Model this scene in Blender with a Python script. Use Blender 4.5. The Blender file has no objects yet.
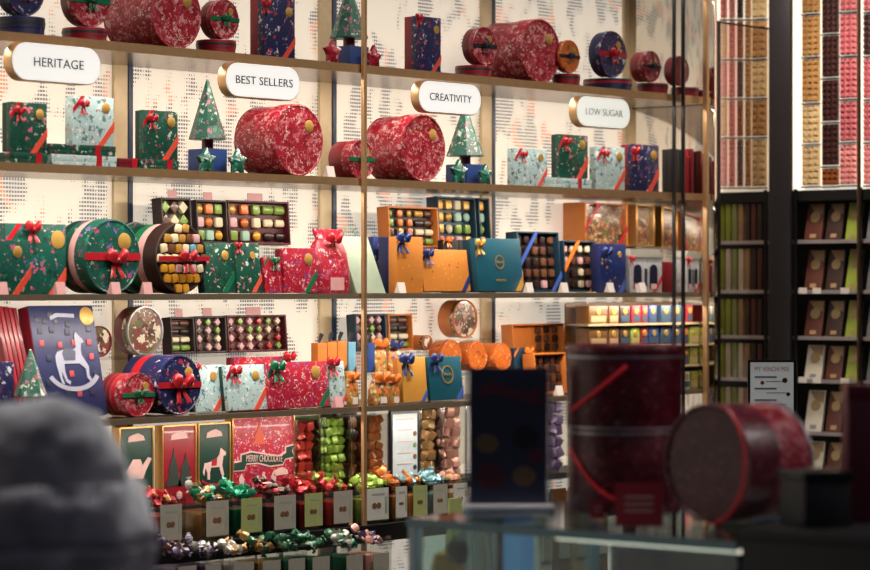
import bpy, bmesh, math, random
from mathutils import Vector, Matrix, Euler
random.seed(7)
PI = math.pi
SC = bpy.context.scene
COL = SC.collection

# ------------------------------------------------------------------ camera
F = 2700.0                      # focal length in photo pixels (870 wide)
H = 1.70                        # eye height
TH = math.radians(40)           # the shelf wall runs 40 deg off the optical axis
FX, FY = math.cos(TH), math.sin(TH)
RX, RY = math.sin(TH), -math.cos(TH)
CY = -5.56
def pu(px, y):                  # point of photo column px on the plane Y=y -> (x, depth)
    k = (px - 435) / F
    t = (y - CY) / (FY + k * RY)
    return t * (FX + k * RX), t
def qu(px, x):                  # the same on the plane X=x -> (y, depth)
    k = (px - 435) / F
    t = x / (FX + k * RX)
    return CY + t * (FY + k * RY), t
def zz(py, d): return H + (285 - py) * d / F
def pt(px, d):                  # column px at depth d -> (x, y)
    k = (px - 435) / F
    return d * (FX + k * RX), CY + d * (FY + k * RY)

cam_d = bpy.data.cameras.new('camera'); cam = bpy.data.objects.new('camera', cam_d); COL.objects.link(cam)
cam.location = (0, CY, H)
cam.rotation_euler = (PI / 2, 0, TH - PI / 2)
cam_d.sensor_width = 36; cam_d.lens = F / 870 * 36
cam_d.clip_start = .05
cam_d.dof.use_dof = True; cam_d.dof.focus_distance = 8.2; cam_d.dof.aperture_fstop = 3.2
SC.camera = cam
SC.view_settings.view_transform = 'Standard'
SC.view_settings.look = 'None'
SC.view_settings.exposure = 0

# ------------------------------------------------------------------ materials
def lin(h):
    h = h.lstrip('#'); out = []
    for i in (0, 2, 4):
        c = int(h[i:i+2], 16) / 255
        out.append(c / 12.92 if c <= .04045 else ((c + .055) / 1.055) ** 2.4)
    return (*out, 1)
M = {}
def new_mat(name):
    m = bpy.data.materials.new(name); m.use_nodes = True
    nt = m.node_tree; b = nt.nodes['Principled BSDF']
    M[name] = m
    return m, nt, b
def plain(name, col, rough=.5, metal=0, coat=0, emit=0, vary=.12, sheen=0, rnd=False):
    m, nt, b = new_mat(name)
    c = lin(col)
    tc = nt.nodes.new('ShaderNodeTexCoord'); no = nt.nodes.new('ShaderNodeTexNoise'); no.inputs['Scale'].default_value = 35
    nt.links.new(tc.outputs['Object'], no.inputs['Vector'])
    mx = nt.nodes.new('ShaderNodeMixRGB')
    mx.inputs[1].default_value = tuple(x * (1 - vary) for x in c[:3]) + (1,)
    mx.inputs[2].default_value = tuple(min(1, x * (1 + vary)) for x in c[:3]) + (1,)
    if rnd:
        oi = nt.nodes.new('ShaderNodeObjectInfo'); nt.links.new(oi.outputs['Random'], mx.inputs[0])
    else: nt.links.new(no.outputs['Fac'], mx.inputs[0])
    nt.links.new(mx.outputs[0], b.inputs['Base Color'])
    b.inputs['Roughness'].default_value = rough; b.inputs['Metallic'].default_value = metal
    b.inputs['Coat Weight'].default_value = coat
    if sheen:
        b.inputs['Sheen Weight'].default_value = sheen; b.inputs['Sheen Roughness'].default_value = .5
    if emit:
        b.inputs['Emission Color'].default_value = c; b.inputs['Emission Strength'].default_value = emit
    return m
def festive(name, base, layers, rough=.42, distort=.006, coat=.15):
    """printed paper: layers of (palette, cell size in m, radius, chance)"""
    m, nt, b = new_mat(name)
    N, L = nt.nodes.new, nt.links.new
    tc = N('ShaderNodeTexCoord'); oi = N('ShaderNodeObjectInfo')
    mul = N('ShaderNodeMath'); mul.operation = 'MULTIPLY'; mul.inputs[1].default_value = 9.0
    L(oi.outputs['Random'], mul.inputs[0])
    add = N('ShaderNodeVectorMath'); add.operation = 'ADD'
    L(tc.outputs['Object'], add.inputs[0]); L(mul.outputs[0], add.inputs[1])
    no = N('ShaderNodeTexNoise'); no.inputs['Scale'].default_value = 90; no.inputs['Detail'].default_value = 1
    L(add.outputs[0], no.inputs['Vector'])
    sc = N('ShaderNodeVectorMath'); sc.operation = 'SCALE'; sc.inputs['Scale'].default_value = distort * 2
    L(no.outputs['Color'], sc.inputs[0])
    ad2 = N('ShaderNodeVectorMath'); ad2.operation = 'ADD'; L(add.outputs[0], ad2.inputs[0]); L(sc.outputs[0], ad2.inputs[1])
    rgb = N('ShaderNodeRGB'); rgb.outputs[0].default_value = lin(base)
    cur = rgb.outputs[0]
    for pal, cell, rad, ch in layers:
        vo = N('ShaderNodeTexVoronoi'); vo.inputs['Scale'].default_value = 1.3 / cell
        L(ad2.outputs[0], vo.inputs['Vector'])
        lt = N('ShaderNodeMath'); lt.operation = 'LESS_THAN'; lt.inputs[1].default_value = rad; L(vo.outputs['Distance'], lt.inputs[0])
        sp = N('ShaderNodeSeparateColor'); L(vo.outputs['Color'], sp.inputs[0])
        l2 = N('ShaderNodeMath'); l2.operation = 'LESS_THAN'; l2.inputs[1].default_value = ch; L(sp.outputs[0], l2.inputs[0])
        an = N('ShaderNodeMath'); an.operation = 'MULTIPLY'; L(lt.outputs[0], an.inputs[0]); L(l2.outputs[0], an.inputs[1])
        rp = N('ShaderNodeValToRGB'); rp.color_ramp.interpolation = 'CONSTANT'
        els = rp.color_ramp.elements
        while len(els) < len(pal): els.new(.5)
        while len(els) > len(pal) and len(els) > 1: els.remove(els[-1])
        for i, c in enumerate(pal): els[i].position = i / len(pal); els[i].color = lin(c)
        L(sp.outputs[1], rp.inputs[0])
        f8 = N('ShaderNodeMath'); f8.operation = 'MULTIPLY'; f8.inputs[1].default_value = .8; L(an.outputs[0], f8.inputs[0])
        mx = N('ShaderNodeMixRGB'); L(f8.outputs[0], mx.inputs[0]); L(cur, mx.inputs[1]); L(rp.outputs[0], mx.inputs[2])
        cur = mx.outputs[0]
    L(cur, b.inputs['Base Color'])
    b.inputs['Roughness'].default_value = rough; b.inputs['Coat Weight'].default_value = coat
    return m
def acrylic(name, tint, fac, rough=.05):
    m = bpy.data.materials.new(name); m.use_nodes = True; nt = m.node_tree; nt.nodes.clear()
    N, L = nt.nodes.new, nt.links.new
    out = N('ShaderNodeOutputMaterial'); tr = N('ShaderNodeBsdfTransparent'); gl = N('ShaderNodeBsdfGlossy')
    tr.inputs[0].default_value = lin(tint); gl.inputs['Roughness'].default_value = rough; gl.inputs[0].default_value = (.9, .9, .95, 1)
    fr = N('ShaderNodeLayerWeight'); fr.inputs[0].default_value = .5
    pw = N('ShaderNodeMath'); pw.operation = 'POWER'; pw.inputs[1].default_value = 4; L(fr.outputs['Facing'], pw.inputs[0])
    ad = N('ShaderNodeMath'); ad.operation = 'MULTIPLY_ADD'; ad.inputs[1].default_value = .6; ad.inputs[2].default_value = fac; L(pw.outputs[0], ad.inputs[0])
    mx = N('ShaderNodeMixShader'); L(ad.outputs[0], mx.inputs[0]); L(tr.outputs[0], mx.inputs[1]); L(gl.outputs[0], mx.inputs[2])
    L(mx.outputs[0], out.inputs[0]); M[name] = m
    return m

# papers
festive('red_flake', '#98142a', [(['#c05c6a', '#d09498', '#b03a4c', '#740e20'], .026, .52, .72), (['#dcbab2', '#c47a82', '#620c1a'], .014, .48, .45)], coat=.3, distort=.02)
festive('red_flake_shade', '#5c0a1c', [(['#72182c', '#7e2c3c', '#68122a', '#430714'], .030, .52, .7), (['#96606a', '#7c303e', '#3c0612'], .015, .48, .3)], coat=.12, distort=.02, rough=.42)  # shaded copy of red_flake: darkness of the backlit counter drums in its colour
festive('green_print', '#0f4a3c', [(['#d9688c', '#0a2f2a', '#c9d9cc', '#1d6a50'], .030, .33, .75), (['#d0cabc', '#a82c44', '#2a7f62', '#083028'], .015, .36, .45)], distort=.014)
festive('green_floral', '#0f5045', [(['#c54a86', '#0b332e', '#7a58a8', '#1d7560'], .034, .36, .7), (['#c9bfb8', '#b84a70', '#237d66', '#083028'], .018, .34, .42)], distort=.016)
festive('navy_print', '#1d2350', [(['#b03548', '#2f3a7a', '#dfe0ea', '#14183c'], .030, .32, .75), (['#c9c6d0', '#a83a4a', '#5765a8'], .014, .36, .42)], distort=.014)
festive('snow_print', '#b3d0d4', [(['#2a5a5e', '#f1f5f2', '#39507c', '#1f4448'], .024, .36, .7), (['#f6f8f6', '#24484c', '#7fa9b4', '#c26a64'], .013, .36, .45)], distort=.014)
festive('red_print', '#ac1832', [(['#e4bcc0', '#5a4090', '#cc5c74', '#7c1022'], .024, .34, .7), (['#ecd6d2', '#d08088', '#6a60a4', '#7c1022'], .012, .40, .62)], distort=.014)
festive('orange_print', '#d08438', [(['#a8482c', '#d97c2a', '#5a3a50'], .040, .17, .55), (['#f2b866', '#c86424'], .014, .25, .35)], distort=.006)
festive('orange_flake', '#c46424', [(['#b04a20', '#eb9a52', '#4a3036'], .030, .34, .6), (['#f4bd7c', '#8f3a20'], .012, .32, .45)], distort=.01)
festive('navy_dots', '#1c2c66', [(['#b0404e', '#31488c', '#c9a05c'], .034, .22, .6), (['#6a7cb4', '#9a4a60'], .016, .18, .35)])
festive('foil_choc', '#6f4a30', [(['#c08a4a', '#e0c28c', '#a83838', '#4c6a3a', '#2c2018'], .030, .55, .9), (['#f4e4bc', '#7a5a34', '#d0584a'], .010, .4, .5)], rough=.3, coat=.6, distort=.01)
festive('wrapped_mix', '#6b4c38', [(['#caa49a', '#3e2a22', '#e6ddc8', '#8a6a54', '#7d3c40', '#5d6b3c'], .034, .66, .97), (['#e8e0d0', '#3c2c24'], .016, .36, .5)], rough=.3, coat=.6, distort=.012)
festive('cello_mix', '#b58a50', [(['#4a7a38', '#c03838', '#2a4a84', '#e8d8a0', '#d8722c'], .016, .5, .9)], rough=.25, coat=.7)
festive('tree_green', '#11574a', [(['#a7547c', '#0a332c', '#2a8a70', '#cfd8cc'], .024, .40, .7), (['#e0ddd0', '#c94a72', '#0c4238'], .013, .36, .4)], distort=.014)
festive('star_green', '#1c6a58', [(['#0c3f36', '#57a48c', '#c9d9cc'], .018, .40, .7)], rough=.25, coat=.6)
festive('star_red', '#9c1c30', [(['#d77a84', '#74101f', '#e8c0c0'], .018, .40, .7)], rough=.25, coat=.6)
festive('house_print', '#b2b3b8', [(['#cdced2', '#8f9199', '#bcbdc2'], .02, .4, .6)])
# plain
plain('ribbon_red', '#b3202c', .3, coat=.4); plain('ribbon_coral', '#d8503e', .35); plain('ribbon_green', '#176a48', .3, coat=.4)
plain('ribbon_navy', '#26356e', .3, coat=.3); plain('ribbon_orange', '#e2782c', .35); plain('ribbon_gold', '#d1a048', .35, .3); plain('ribbon_dark', '#2c2b33', .35)
plain('ribbon_blue', '#3d5aa8', .35)
plain('seal_gold', '#b8924a', .4, .2); plain('teal', '#175468', .4); plain('teal_dark', '#123448', .45); plain('navy', '#1d2450', .45); plain('navy_deep', '#141a34', .45)
plain('dark_green', '#0d372e', .45); plain('dark_red', '#6f0f1e', .4, coat=.2); plain('red_side', '#8c1526', .4, coat=.2); plain('black_box', '#1b181d', .5)
plain('orange', '#c87430', .45); plain('amber', '#d89c44', .45); plain('mint', '#98a996', .6); plain('mint_dark', '#6f8877', .6); plain('blue_box', '#24407e', .45)
plain('choc_dark', '#2c1a17', .4, coat=.3); plain('choc_milk', '#5c3626', .4, coat=.3); plain('choc_white', '#d8c8a6', .45, coat=.2); plain('pink_choc', '#cc9a98', .4)
plain('tray_dark', '#2a1c1c', .5); plain('tray_red', '#4c121c', .45); plain('gold_text', '#d0aa5c', .35, .6)
plain('pral_gold', '#cfa052', .3, .35); plain('pral_green', '#7d9a45', .3, .1); plain('pral_orange', '#d0733a', .3, .15); plain('pral_cream', '#dccfae', .4); plain('pral_red', '#b03c34', .3, .1)
plain('pral_mint', '#9cc0ae', .4); plain('pral_blue', '#6fa6c0', .4, .1); plain('pral_pink', '#d0a3a6', .4); plain('pral_brown', '#6b452e', .35); plain('pral_amber', '#e0a238', .3, .2)
for n, c, me in (('red', '#c2403a', .25), ('green', '#8fb04a', .25), ('orange', '#d5803c', .3), ('gold', '#d0a878', .35), ('pink', '#cf9c92', .3), ('purple', '#75628c', .3), ('copper', '#a8663c', .4),
                 ('crimson', '#9c1f2c', .5), ('bronze', '#a07c4c', .6), ('emerald', '#127a58', .5), ('blue', '#86b8c4', .3), ('brown', '#4a2f28', .3), ('silver', '#b4b2ac', .5), ('violet', '#4b3f5c', .4), ('forest', '#275a44', .4), ('lime', '#9cbc56', .25)):
    plain('candy_' + n, c, .3, me, .3, vary=.32, rnd=True)
plain('mirror', '#d8d0c4', .04, 1, vary=0); plain('brass', '#bf9a70', .40, .6); plain('edge_silver', '#b8a68e', .3, .7); plain('bronze', '#6e5744', .25, .85); plain('post_cream', '#cdb894', .4, .2); plain('post_dark', '#232126', .4, .3); plain('navy_slot', '#2b3c58', .4)
plain('black_metal', '#17161a', .4, .4); plain('black_matte', '#141118', .55); plain('frame_black', '#141318', .4)
plain('sign_white', '#eceeee', .4, emit=.5, vary=0); plain('sign_dim', '#e8ece6', .4, emit=.5, vary=0); plain('ink', '#2c2a33', .6); plain('ink_soft', '#8f9890', .6); plain('paper', '#bfc0ba', .6); plain('paper_lime', '#98a268', .6); plain('paper_grey', '#9c9a90', .6)
plain('paper_blue', '#aab6bd', .6); plain('print_faint', '#c09890', .6); plain('paper_glow', '#c2c4c2', .6, emit=.28); plain('tag_white', '#e4dcd8', .6); plain('tag_pink', '#d8a3a6', .6); plain('red_card', '#a81a2c', .5); plain('print_red', '#c8563f', .6); plain('print_brown', '#6b4630', .6); plain('print_green', '#5d8a4e', .6); plain('print_blue', '#9dbccb', .6)
plain('led', '#fff0d8', .4, emit=5.0, vary=0); plain('led_side', '#fff2de', .4, emit=1.1, vary=0)
plain('caramel', '#b98d58', .45, coat=.3); plain('caramel_light', '#d9bd90', .45, coat=.3); plain('ruby', '#b8646c', .45, coat=.3); plain('ruby_light', '#d58c8c', .45, coat=.3); plain('noir', '#3b1c1a', .4, coat=.4); plain('amber_nut', '#8a4a1e', .4, coat=.4); plain('white_frame', '#e6dccb', .4, emit=1.0, vary=.02)
plain('cord_red', '#e02a38', .45, emit=.05); plain('silver_rim', '#b9b4ba', .35, .7); plain('lime_pack', '#95a83c', .5); plain('brown_pack', '#5a2b22', .5); plain('cocoa_pack', '#38221f', .5); plain('white_pack', '#cfc8ba', .5); plain('pack_gold', '#a58e66', .4, .3); plain('grey_pack', '#7c8286', .5); plain('tan_pack', '#a18462', .5)  # cord_red carries a slight added glow to brighten the cords
plain('sage_pack', '#8a9a68', .5); plain('blue_glow_post', '#5a9bd0', .4, emit=.3); plain('glass_edge', '#4d8e9c', .2, coat=.6); plain('post_pale', '#b0d0e0', .3, coat=.5); plain('white_plastic', '#e6e6ea', .35); plain('maroon_pack', '#6d2430', .5); plain('yellow_pack', '#f0b42c', .45)
plain('fur', '#a5a3a6', .95, sheen=.8, vary=.35); plain('fur_dark', '#a09ea2', .95, sheen=.8, vary=.35); plain('coat_dark', '#1d1c24', .9); plain('skin', '#b98c72', .55); plain('hair', '#221915', .6)
plain('horse_white', '#9496aa', .5); plain('horse_grey', '#44485e', .5); plain('door_red', '#9c3a40', .5); plain('green_banner', '#173a2e', .5); plain('print_pale', '#d9b3b0', .6); plain('print_pine', '#28332f', .6); plain('gold_edge', '#c79a5c', .3, .7)
plain('board_navy', '#26284a', .45); plain('board_red', '#5a2030', .5); plain('print_dark', '#15131c', .5); plain('print_tan', '#8a6a4a', .5); plain('jar_red', '#8a2029', .45); plain('jar_blue', '#213c74', .45); plain('jar_slate', '#34465a', .45); plain('jar_brown', '#6c4828', .45); plain('jar_dark', '#382a28', .45); plain('jar_wood', '#5e3d1c', .45); plain('jar_lime', '#82943a', .45); plain('jar_pale', '#b9c6bd', .45)
plain('floor_stone', '#4a443f', .35); plain('ceiling_dark', '#1b191c', .8); plain('wall_dark', '#1a191d', .7); plain('white_box', '#d8d4cb', .5)
acrylic('acrylic', '#f4f4f2', .03); acrylic('glass', '#e4f0ee', .05); acrylic('glass_smoke', '#ebe6e0', .05); acrylic('acrylic_edge', '#e4e6e8', .20, .2); acrylic('film', '#ffffff', .02, .2)

# halftone back wall
def halftone():
    m, nt, b = new_mat('halftone')
    N, L = nt.nodes.new, nt.links.new
    tc = N('ShaderNodeTexCoord'); sep = N('ShaderNodeSeparateXYZ'); L(tc.outputs['Object'], sep.inputs[0])
    def math_(op, a, bb=None):
        n = N('ShaderNodeMath'); n.operation = op
        for i, v in enumerate((a, bb)):
            if v is None: continue
            if isinstance(v, (int, float)): n.inputs[i].default_value = v
            else: L(v, n.inputs[i])
        return n.outputs[0]
    fz = math_('FRACT', math_('MULTIPLY', sep.outputs[2], 84)); fx = math_('FRACT', math_('MULTIPLY', sep.outputs[0], 92))
    dz = math_('ABSOLUTE', math_('SUBTRACT', fz, .5)); dx = math_('ABSOLUTE', math_('SUBTRACT', fx, .5))
    no = N('ShaderNodeTexNoise'); no.inputs['Scale'].default_value = 9.5; no.inputs['Detail'].default_value = 3; no.inputs['Roughness'].default_value = .55
    mp = N('ShaderNodeMapping'); mp.inputs['Scale'].default_value = (1.25, 1, .7); L(tc.outputs['Object'], mp.inputs[0]); L(mp.outputs[0], no.inputs['Vector'])
    big = math_('MULTIPLY', math_('SUBTRACT', no.outputs['Fac'], .465), 3.2)       # tone of the print decides the dash size
    big = math_('MINIMUM', math_('MAXIMUM', big, 0), .31)
    inz = math_('LESS_THAN', dz, big); inx = math_('LESS_THAN', dx, math_('MULTIPLY', big, 1.25))
    mask = math_('MULTIPLY', math_('MULTIPLY', inz, inx), .85)
    n2 = N('ShaderNodeTexNoise'); n2.inputs['Scale'].default_value = 4.3; n2.inputs['Detail'].default_value = 1
    mp2 = N('ShaderNodeMapping'); mp2.inputs['Location'].default_value = (3, 0, 5); L(tc.outputs['Object'], mp2.inputs[0]); L(mp2.outputs[0], n2.inputs['Vector'])
    rp = N('ShaderNodeValToRGB'); rp.color_ramp.interpolation = 'CONSTANT'
    e = rp.color_ramp.elements; e[0].color = lin('#46546c'); e[1].position = .56; e[1].color = lin('#d47a60')
    e2 = e.new(.64); e2.color = lin('#626a76')
    L(n2.outputs['Fac'], rp.inputs[0])
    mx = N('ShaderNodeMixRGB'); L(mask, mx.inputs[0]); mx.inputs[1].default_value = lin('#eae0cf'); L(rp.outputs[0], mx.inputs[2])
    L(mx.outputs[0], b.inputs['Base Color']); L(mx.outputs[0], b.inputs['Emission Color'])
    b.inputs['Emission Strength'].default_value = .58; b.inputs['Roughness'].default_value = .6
halftone()

# ------------------------------------------------------------------ mesh helpers
class MB:
    def __init__(s): s.v = []; s.f = []
    def add(s, vs, fs):
        b = len(s.v); s.v += [tuple(p) for p in vs]; s.f += [tuple(b + i for i in f) for f in fs]; return s
    def box(s, x0, x1, y0, y1, z0, z1):
        return s.add([(x0,y0,z0),(x1,y0,z0),(x1,y1,z0),(x0,y1,z0),(x0,y0,z1),(x1,y0,z1),(x1,y1,z1),(x0,y1,z1)],
                     [(0,3,2,1),(4,5,6,7),(0,1,5,4),(1,2,6,5),(2,3,7,6),(3,0,4,7)])
    def prism(s, pts, y0, y1):           # outline in x,z (counter-clockwise seen from -y) between y0 (front) and y1
        n = len(pts)
        return s.add([(p[0], y0, p[1]) for p in pts] + [(p[0], y1, p[1]) for p in pts],
                     [tuple(range(n)), tuple(range(2*n-1, n-1, -1))] + [(i, n+i, n+(i+1) % n, (i+1) % n) for i in range(n)])
    def lathe(s, prof, axis='z', c=(0,0,0), n=40):   # prof: (radius, position along axis); r=0 ends close
        vs, fs, rings = [], [], []
        for r, h in prof:
            if r < 1e-6:
                rings.append([len(vs)]); vs.append((0, 0, h))
            else:
                rings.append(list(range(len(vs), len(vs)+n)))
                vs += [(r*math.cos(2*PI*i/n), r*math.sin(2*PI*i/n), h) for i in range(n)]
        for a, b in zip(rings, rings[1:]):
            if len(a) == 1 and len(b) == 1: continue
            for i in range(n):
                j = (i+1) % n
                if len(a) == 1: fs.append((a[0], b[j], b[i]))
                elif len(b) == 1: fs.append((a[i], a[j], b[0]))
                else: fs.append((a[i], a[j], b[j], b[i]))
        if axis == 'y': vs = [(p[0], p[2], -p[1]) for p in vs]
        if axis == 'x': vs = [(p[2], p[0], p[1]) for p in vs]
        return s.add([(p[0]+c[0], p[1]+c[1], p[2]+c[2]) for p in vs], fs)
    def tube(s, pts, r, n=8):
        pts = [Vector(p) for p in pts]; vs, fs = [], []
        for i, p in enumerate(pts):
            t = (pts[min(i+1, len(pts)-1)] - pts[max(i-1, 0)]).normalized()
            up = Vector((0,0,1)) if abs(t.z) < .9 else Vector((1,0,0))
            a = t.cross(up).normalized(); b = t.cross(a)
            rr = r[i] if isinstance(r, (list, tuple)) else r
            vs += [p + (a*math.cos(2*PI*k/n) + b*math.sin(2*PI*k/n))*rr for k in range(n)]
        for i in range(len(pts)-1):
            for k in range(n):
                fs.append((i*n+k, i*n+(k+1) % n, (i+1)*n+(k+1) % n, (i+1)*n+k))
        fs.append(tuple(range(n-1, -1, -1))); fs.append(tuple((len(pts)-1)*n+k for k in range(n)))
        return s.add(vs, fs)
    def loft(s, rings, cap=True):        # rings: equally long closed lists of points
        n = len(rings[0]); vs = [p for r in rings for p in r]; fs = []
        for i in range(len(rings)-1):
            for k in range(n): fs.append((i*n+k, i*n+(k+1) % n, (i+1)*n+(k+1) % n, (i+1)*n+k))
        if cap: fs.append(tuple(range(n-1, -1, -1))); fs.append(tuple((len(rings)-1)*n+k for k in range(n)))
        return s.add(vs, fs)
    def build(s, name, mat, parent=None, bevel=0, smooth=35, seg=2, loc=None):
        me = bpy.data.meshes.new(name)
        bm = bmesh.new()
        vv = [bm.verts.new(p) for p in s.v]
        for f in s.f:
            try: bm.faces.new([vv[i] for i in f])
            except ValueError: pass
        bmesh.ops.recalc_face_normals(bm, faces=bm.faces)
        if bevel:
            ed = [e for e in bm.edges if len(e.link_faces) == 2 and e.calc_face_angle(0) > math.radians(40)]
            bmesh.ops.bevel(bm, geom=ed, offset=bevel, segments=seg, profile=.6, affect='EDGES', clamp_overlap=True)
        bm.to_mesh(me); bm.free()
        if smooth:
            for p in me.polygons: p.use_smooth = True
            me.set_sharp_from_angle(angle=math.radians(smooth))
        if mat: me.materials.append(M[mat])
        o = bpy.data.objects.new(name, me); COL.objects.link(o)
        if parent: o.parent = parent
        if loc: o.location = loc
        return o
def empty(name, loc=(0,0,0), rz=0, rx=0):
    o = bpy.data.objects.new(name, None); COL.objects.link(o); o.location = loc; o.rotation_euler = (rx, 0, rz); o.empty_display_size = .05
    return o
def tag(o, label, cat, group=None, kind=None):
    o['label'] = label; o['category'] = cat
    if group: o['group'] = group
    if kind: o['kind'] = kind
    return o
def struct(o): o['kind'] = 'structure'; return o
def inst(mesh, name, parent=None, loc=(0,0,0), scale=(1,1,1), rot=(0,0,0)):
    o = bpy.data.objects.new(name, mesh); COL.objects.link(o); o.parent = parent; o.location = loc; o.scale = scale; o.rotation_euler = rot
    return o
def text(s, size, mat, parent, loc, rot=(PI/2,0,0), name='lettering', depth=.0006, width=None, align='CENTER', shear=0):
    cu = bpy.data.curves.new('t', 'FONT'); cu.body = s; cu.size = size; cu.align_x = align; cu.align_y = 'CENTER'; cu.extrude = depth; cu.resolution_u = 3; cu.shear = shear
    to = bpy.data.objects.new('t', cu); COL.objects.link(to)
    dg = bpy.context.evaluated_depsgraph_get(); dg.update()
    me = bpy.data.meshes.new_from_object(to.evaluated_get(dg)); me.name = name
    bpy.data.objects.remove(to); bpy.data.curves.remove(cu)
    me.materials.clear(); me.materials.append(M[mat])
    xs = [v.co.x for v in me.vertices]; w = max(xs) - min(xs)
    o = bpy.data.objects.new(name, me); COL.objects.link(o); o.parent = parent; o.location = loc; o.rotation_euler = rot
    if width: o.scale = (width / w, 1, 1)
    return o
def mesh_of(mb, name, mat, **k):
    o = mb.build(name, mat, **k); me = o.data; bpy.data.objects.remove(o); return me
_cache = {}
def cached(key, fn):
    if key not in _cache: _cache[key] = fn()
    return _cache[key]

def bow_mb(s=1.0):
    mb = MB()
    for sg in (-1, 1):
        rings = []
        for i in range(9):
            u = i / 8
            w = .40 * math.sin(PI * min(1, u * .86 + .03)) ** .8 + .05
            cx = sg * (.05 + .62 * u); cz = .22 * u + .12 * math.sin(PI * u); th = .20 * math.sin(PI * (u * .9 + .05)) + .04
            rings.append([(cx, -.16 + th * math.sin(a) - .10 * math.sin(PI*u) + (.05 * math.cos(3*a)), cz + w * math.cos(a) * .8) for a in [2*PI*k/10 for k in range(10)]])
        mb.loft([[(p[0]*s, p[1]*s, p[2]*s) for p in r] for r in rings])
        L = []
        for i in range(6):
            u = i / 5; x = sg * (.05 + .34 * u); z = -.95 * u; y = -.14 + .10 * math.sin(u * 5); w = .09 + .09 * u
            notch = .14 if i == 5 else 0
            L.append([(x - w, y, z), (x, y - .03, z + notch), (x + w, y, z), (x, y + .02, z + notch)])
        mb.loft([[(p[0]*s, p[1]*s, p[2]*s) for p in r] for r in L])
    prof = [(0, -.14)] + [(.14*math.sin(PI*i/6), -.14*math.cos(PI*i/6)) for i in range(1, 6)] + [(0, .14)]
    mb.lathe([(r*s, h*s) for r, h in prof], 'z', (0, -.2*s, 0), 10)
    return mb
def bow(parent, x, y, z, s, mat, rot=0):
    me = cached(('bow', mat), lambda: mesh_of(bow_mb(1), 'bow', mat, smooth=60))
    return inst(me, 'bow', parent, (x, y, z), (s, s, s), (0, rot, 0))
def seal(parent, x, y, z, r, mat='seal_gold', name='seal'):
    return MB().lathe([(0, -.0015), (r*.93, -.0015), (r, -.0008), (r, .0005), (0, .0005)], 'y', (x, y, z), 28).build(name, mat, parent)
def strap(parent, W, Hh, a, w, mat, corner='br', y=-.0016):
    """flat ribbon across a corner of the face (x from -W/2 to W/2, z from 0 to Hh)"""
    q = w * 1.414
    if corner == 'br': pts = [(W/2-a-q, 0), (W/2-a, 0), (W/2, a*1.15), (W/2, (a+q)*1.15)]
    elif corner == 'tl': pts = [(-W/2, Hh-(a+q)*1.15), (-W/2+a+q, Hh), (-W/2+a, Hh), (-W/2, Hh-a*1.15)]
    else: pts = [(-W/2, Hh-a-q), (-W/2, Hh-a), (-W/2, Hh-a), (-W/2+.001, Hh-a-q)]
    return MB().prism(pts, y, .0004).build('ribbon', mat, parent, smooth=0)

# ------------------------------------------------------------------ product makers (v = front plane y of the item)
zA = zz(31, pu(0, 0)[1]); zB = zz(162, pu(0, 0)[1]); zC = zz(295, pu(0, 0)[1]); zD = zz(420, pu(110, 0)[1]); zE = zz(545, pu(171, 0)[1])
def headroom(zb, Hh):
    for q, t_ in ((zA, .028), (zB, .026), (zC, .014), (zD, .014)):
        if zb < q - t_ < zb + Hh + .009: return q - t_ - zb - .009
    return Hh
def gift(px0, px1, pyt, v, D, z0, face, side, label, group=None, ribbon=('ribbon_red', 'ribbon_coral'), bowpos=(.22, .80), bs=.17, lean=0, sealpos=(.80, .78), strapa=.30,
         dz=0, seal_r=.11, bar=False, name='gift_box', cat='box', rz=0, extra=None):
    x0, d0 = pu(px0, v); x1, d1 = pu(px1, v); W = x1 - x0; d = (d0 + d1) / 2
    Hh = zz(pyt, d) - z0 - dz
    r = empty(name, ((x0+x1)/2, v, z0 + dz + .0007 + D*math.sin(math.radians(lean))), rz, -math.radians(lean))
    tag(r, label, cat, group)
    MB().box(-W/2+.0015, W/2-.0015, D*.42, D, .0015, Hh-.0015).build('base', side, r, .002)
    MB().box(-W/2, W/2, 0, D*.45, 0, Hh).build('lid', face, r, .0025)
    m = min(W, Hh)
    if ribbon:
        if bar: MB().box(-W/2-.001, -W/2+W*bar, -.002, D*.46, -.0002, Hh+.001).build('ribbon', ribbon[1], r)
        elif strapa: strap(r, W, Hh, m*strapa, m*.11, ribbon[1])
        if ribbon[0]:
            if not bar: strap(r, W, Hh, m*.22, m*.07, ribbon[0], 'tl')
            bow(r, -W/2 + W*bowpos[0], -.004, Hh*bowpos[1], m*bs*1.25, ribbon[0])
    if sealpos: seal(r, -W/2 + W*sealpos[0], -.0008, Hh*sealpos[1], m*seal_r)
    if extra: extra(r, W, Hh, D)
    return r
def flat_box(px0, px1, pyt, pyb, v, D, z0, mat, label, group=None, dz=0, rib='ribbon_red'):
    x0, d0 = pu(px0, v); x1, d1 = pu(px1, v); W = x1 - x0; h = (pyb - pyt) * (d0 + d1) / 2 / F
    r = empty('flat_gift_box', ((x0+x1)/2, v, z0 + dz + .0005)); tag(r, label, 'box', group)
    MB().box(-W/2+.001, W/2-.001, .001, D-.001, 0, h*.45).build('base', mat, r, .0015)
    MB().box(-W/2, W/2, 0, D, h*.4, h).build('lid', mat, r, .0015)
    if rib: MB().box(W*.18, W*.18+.02, -.0012, D+.001, .0003, h+.0012).build('ribbon', rib, r)
    return h
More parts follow.
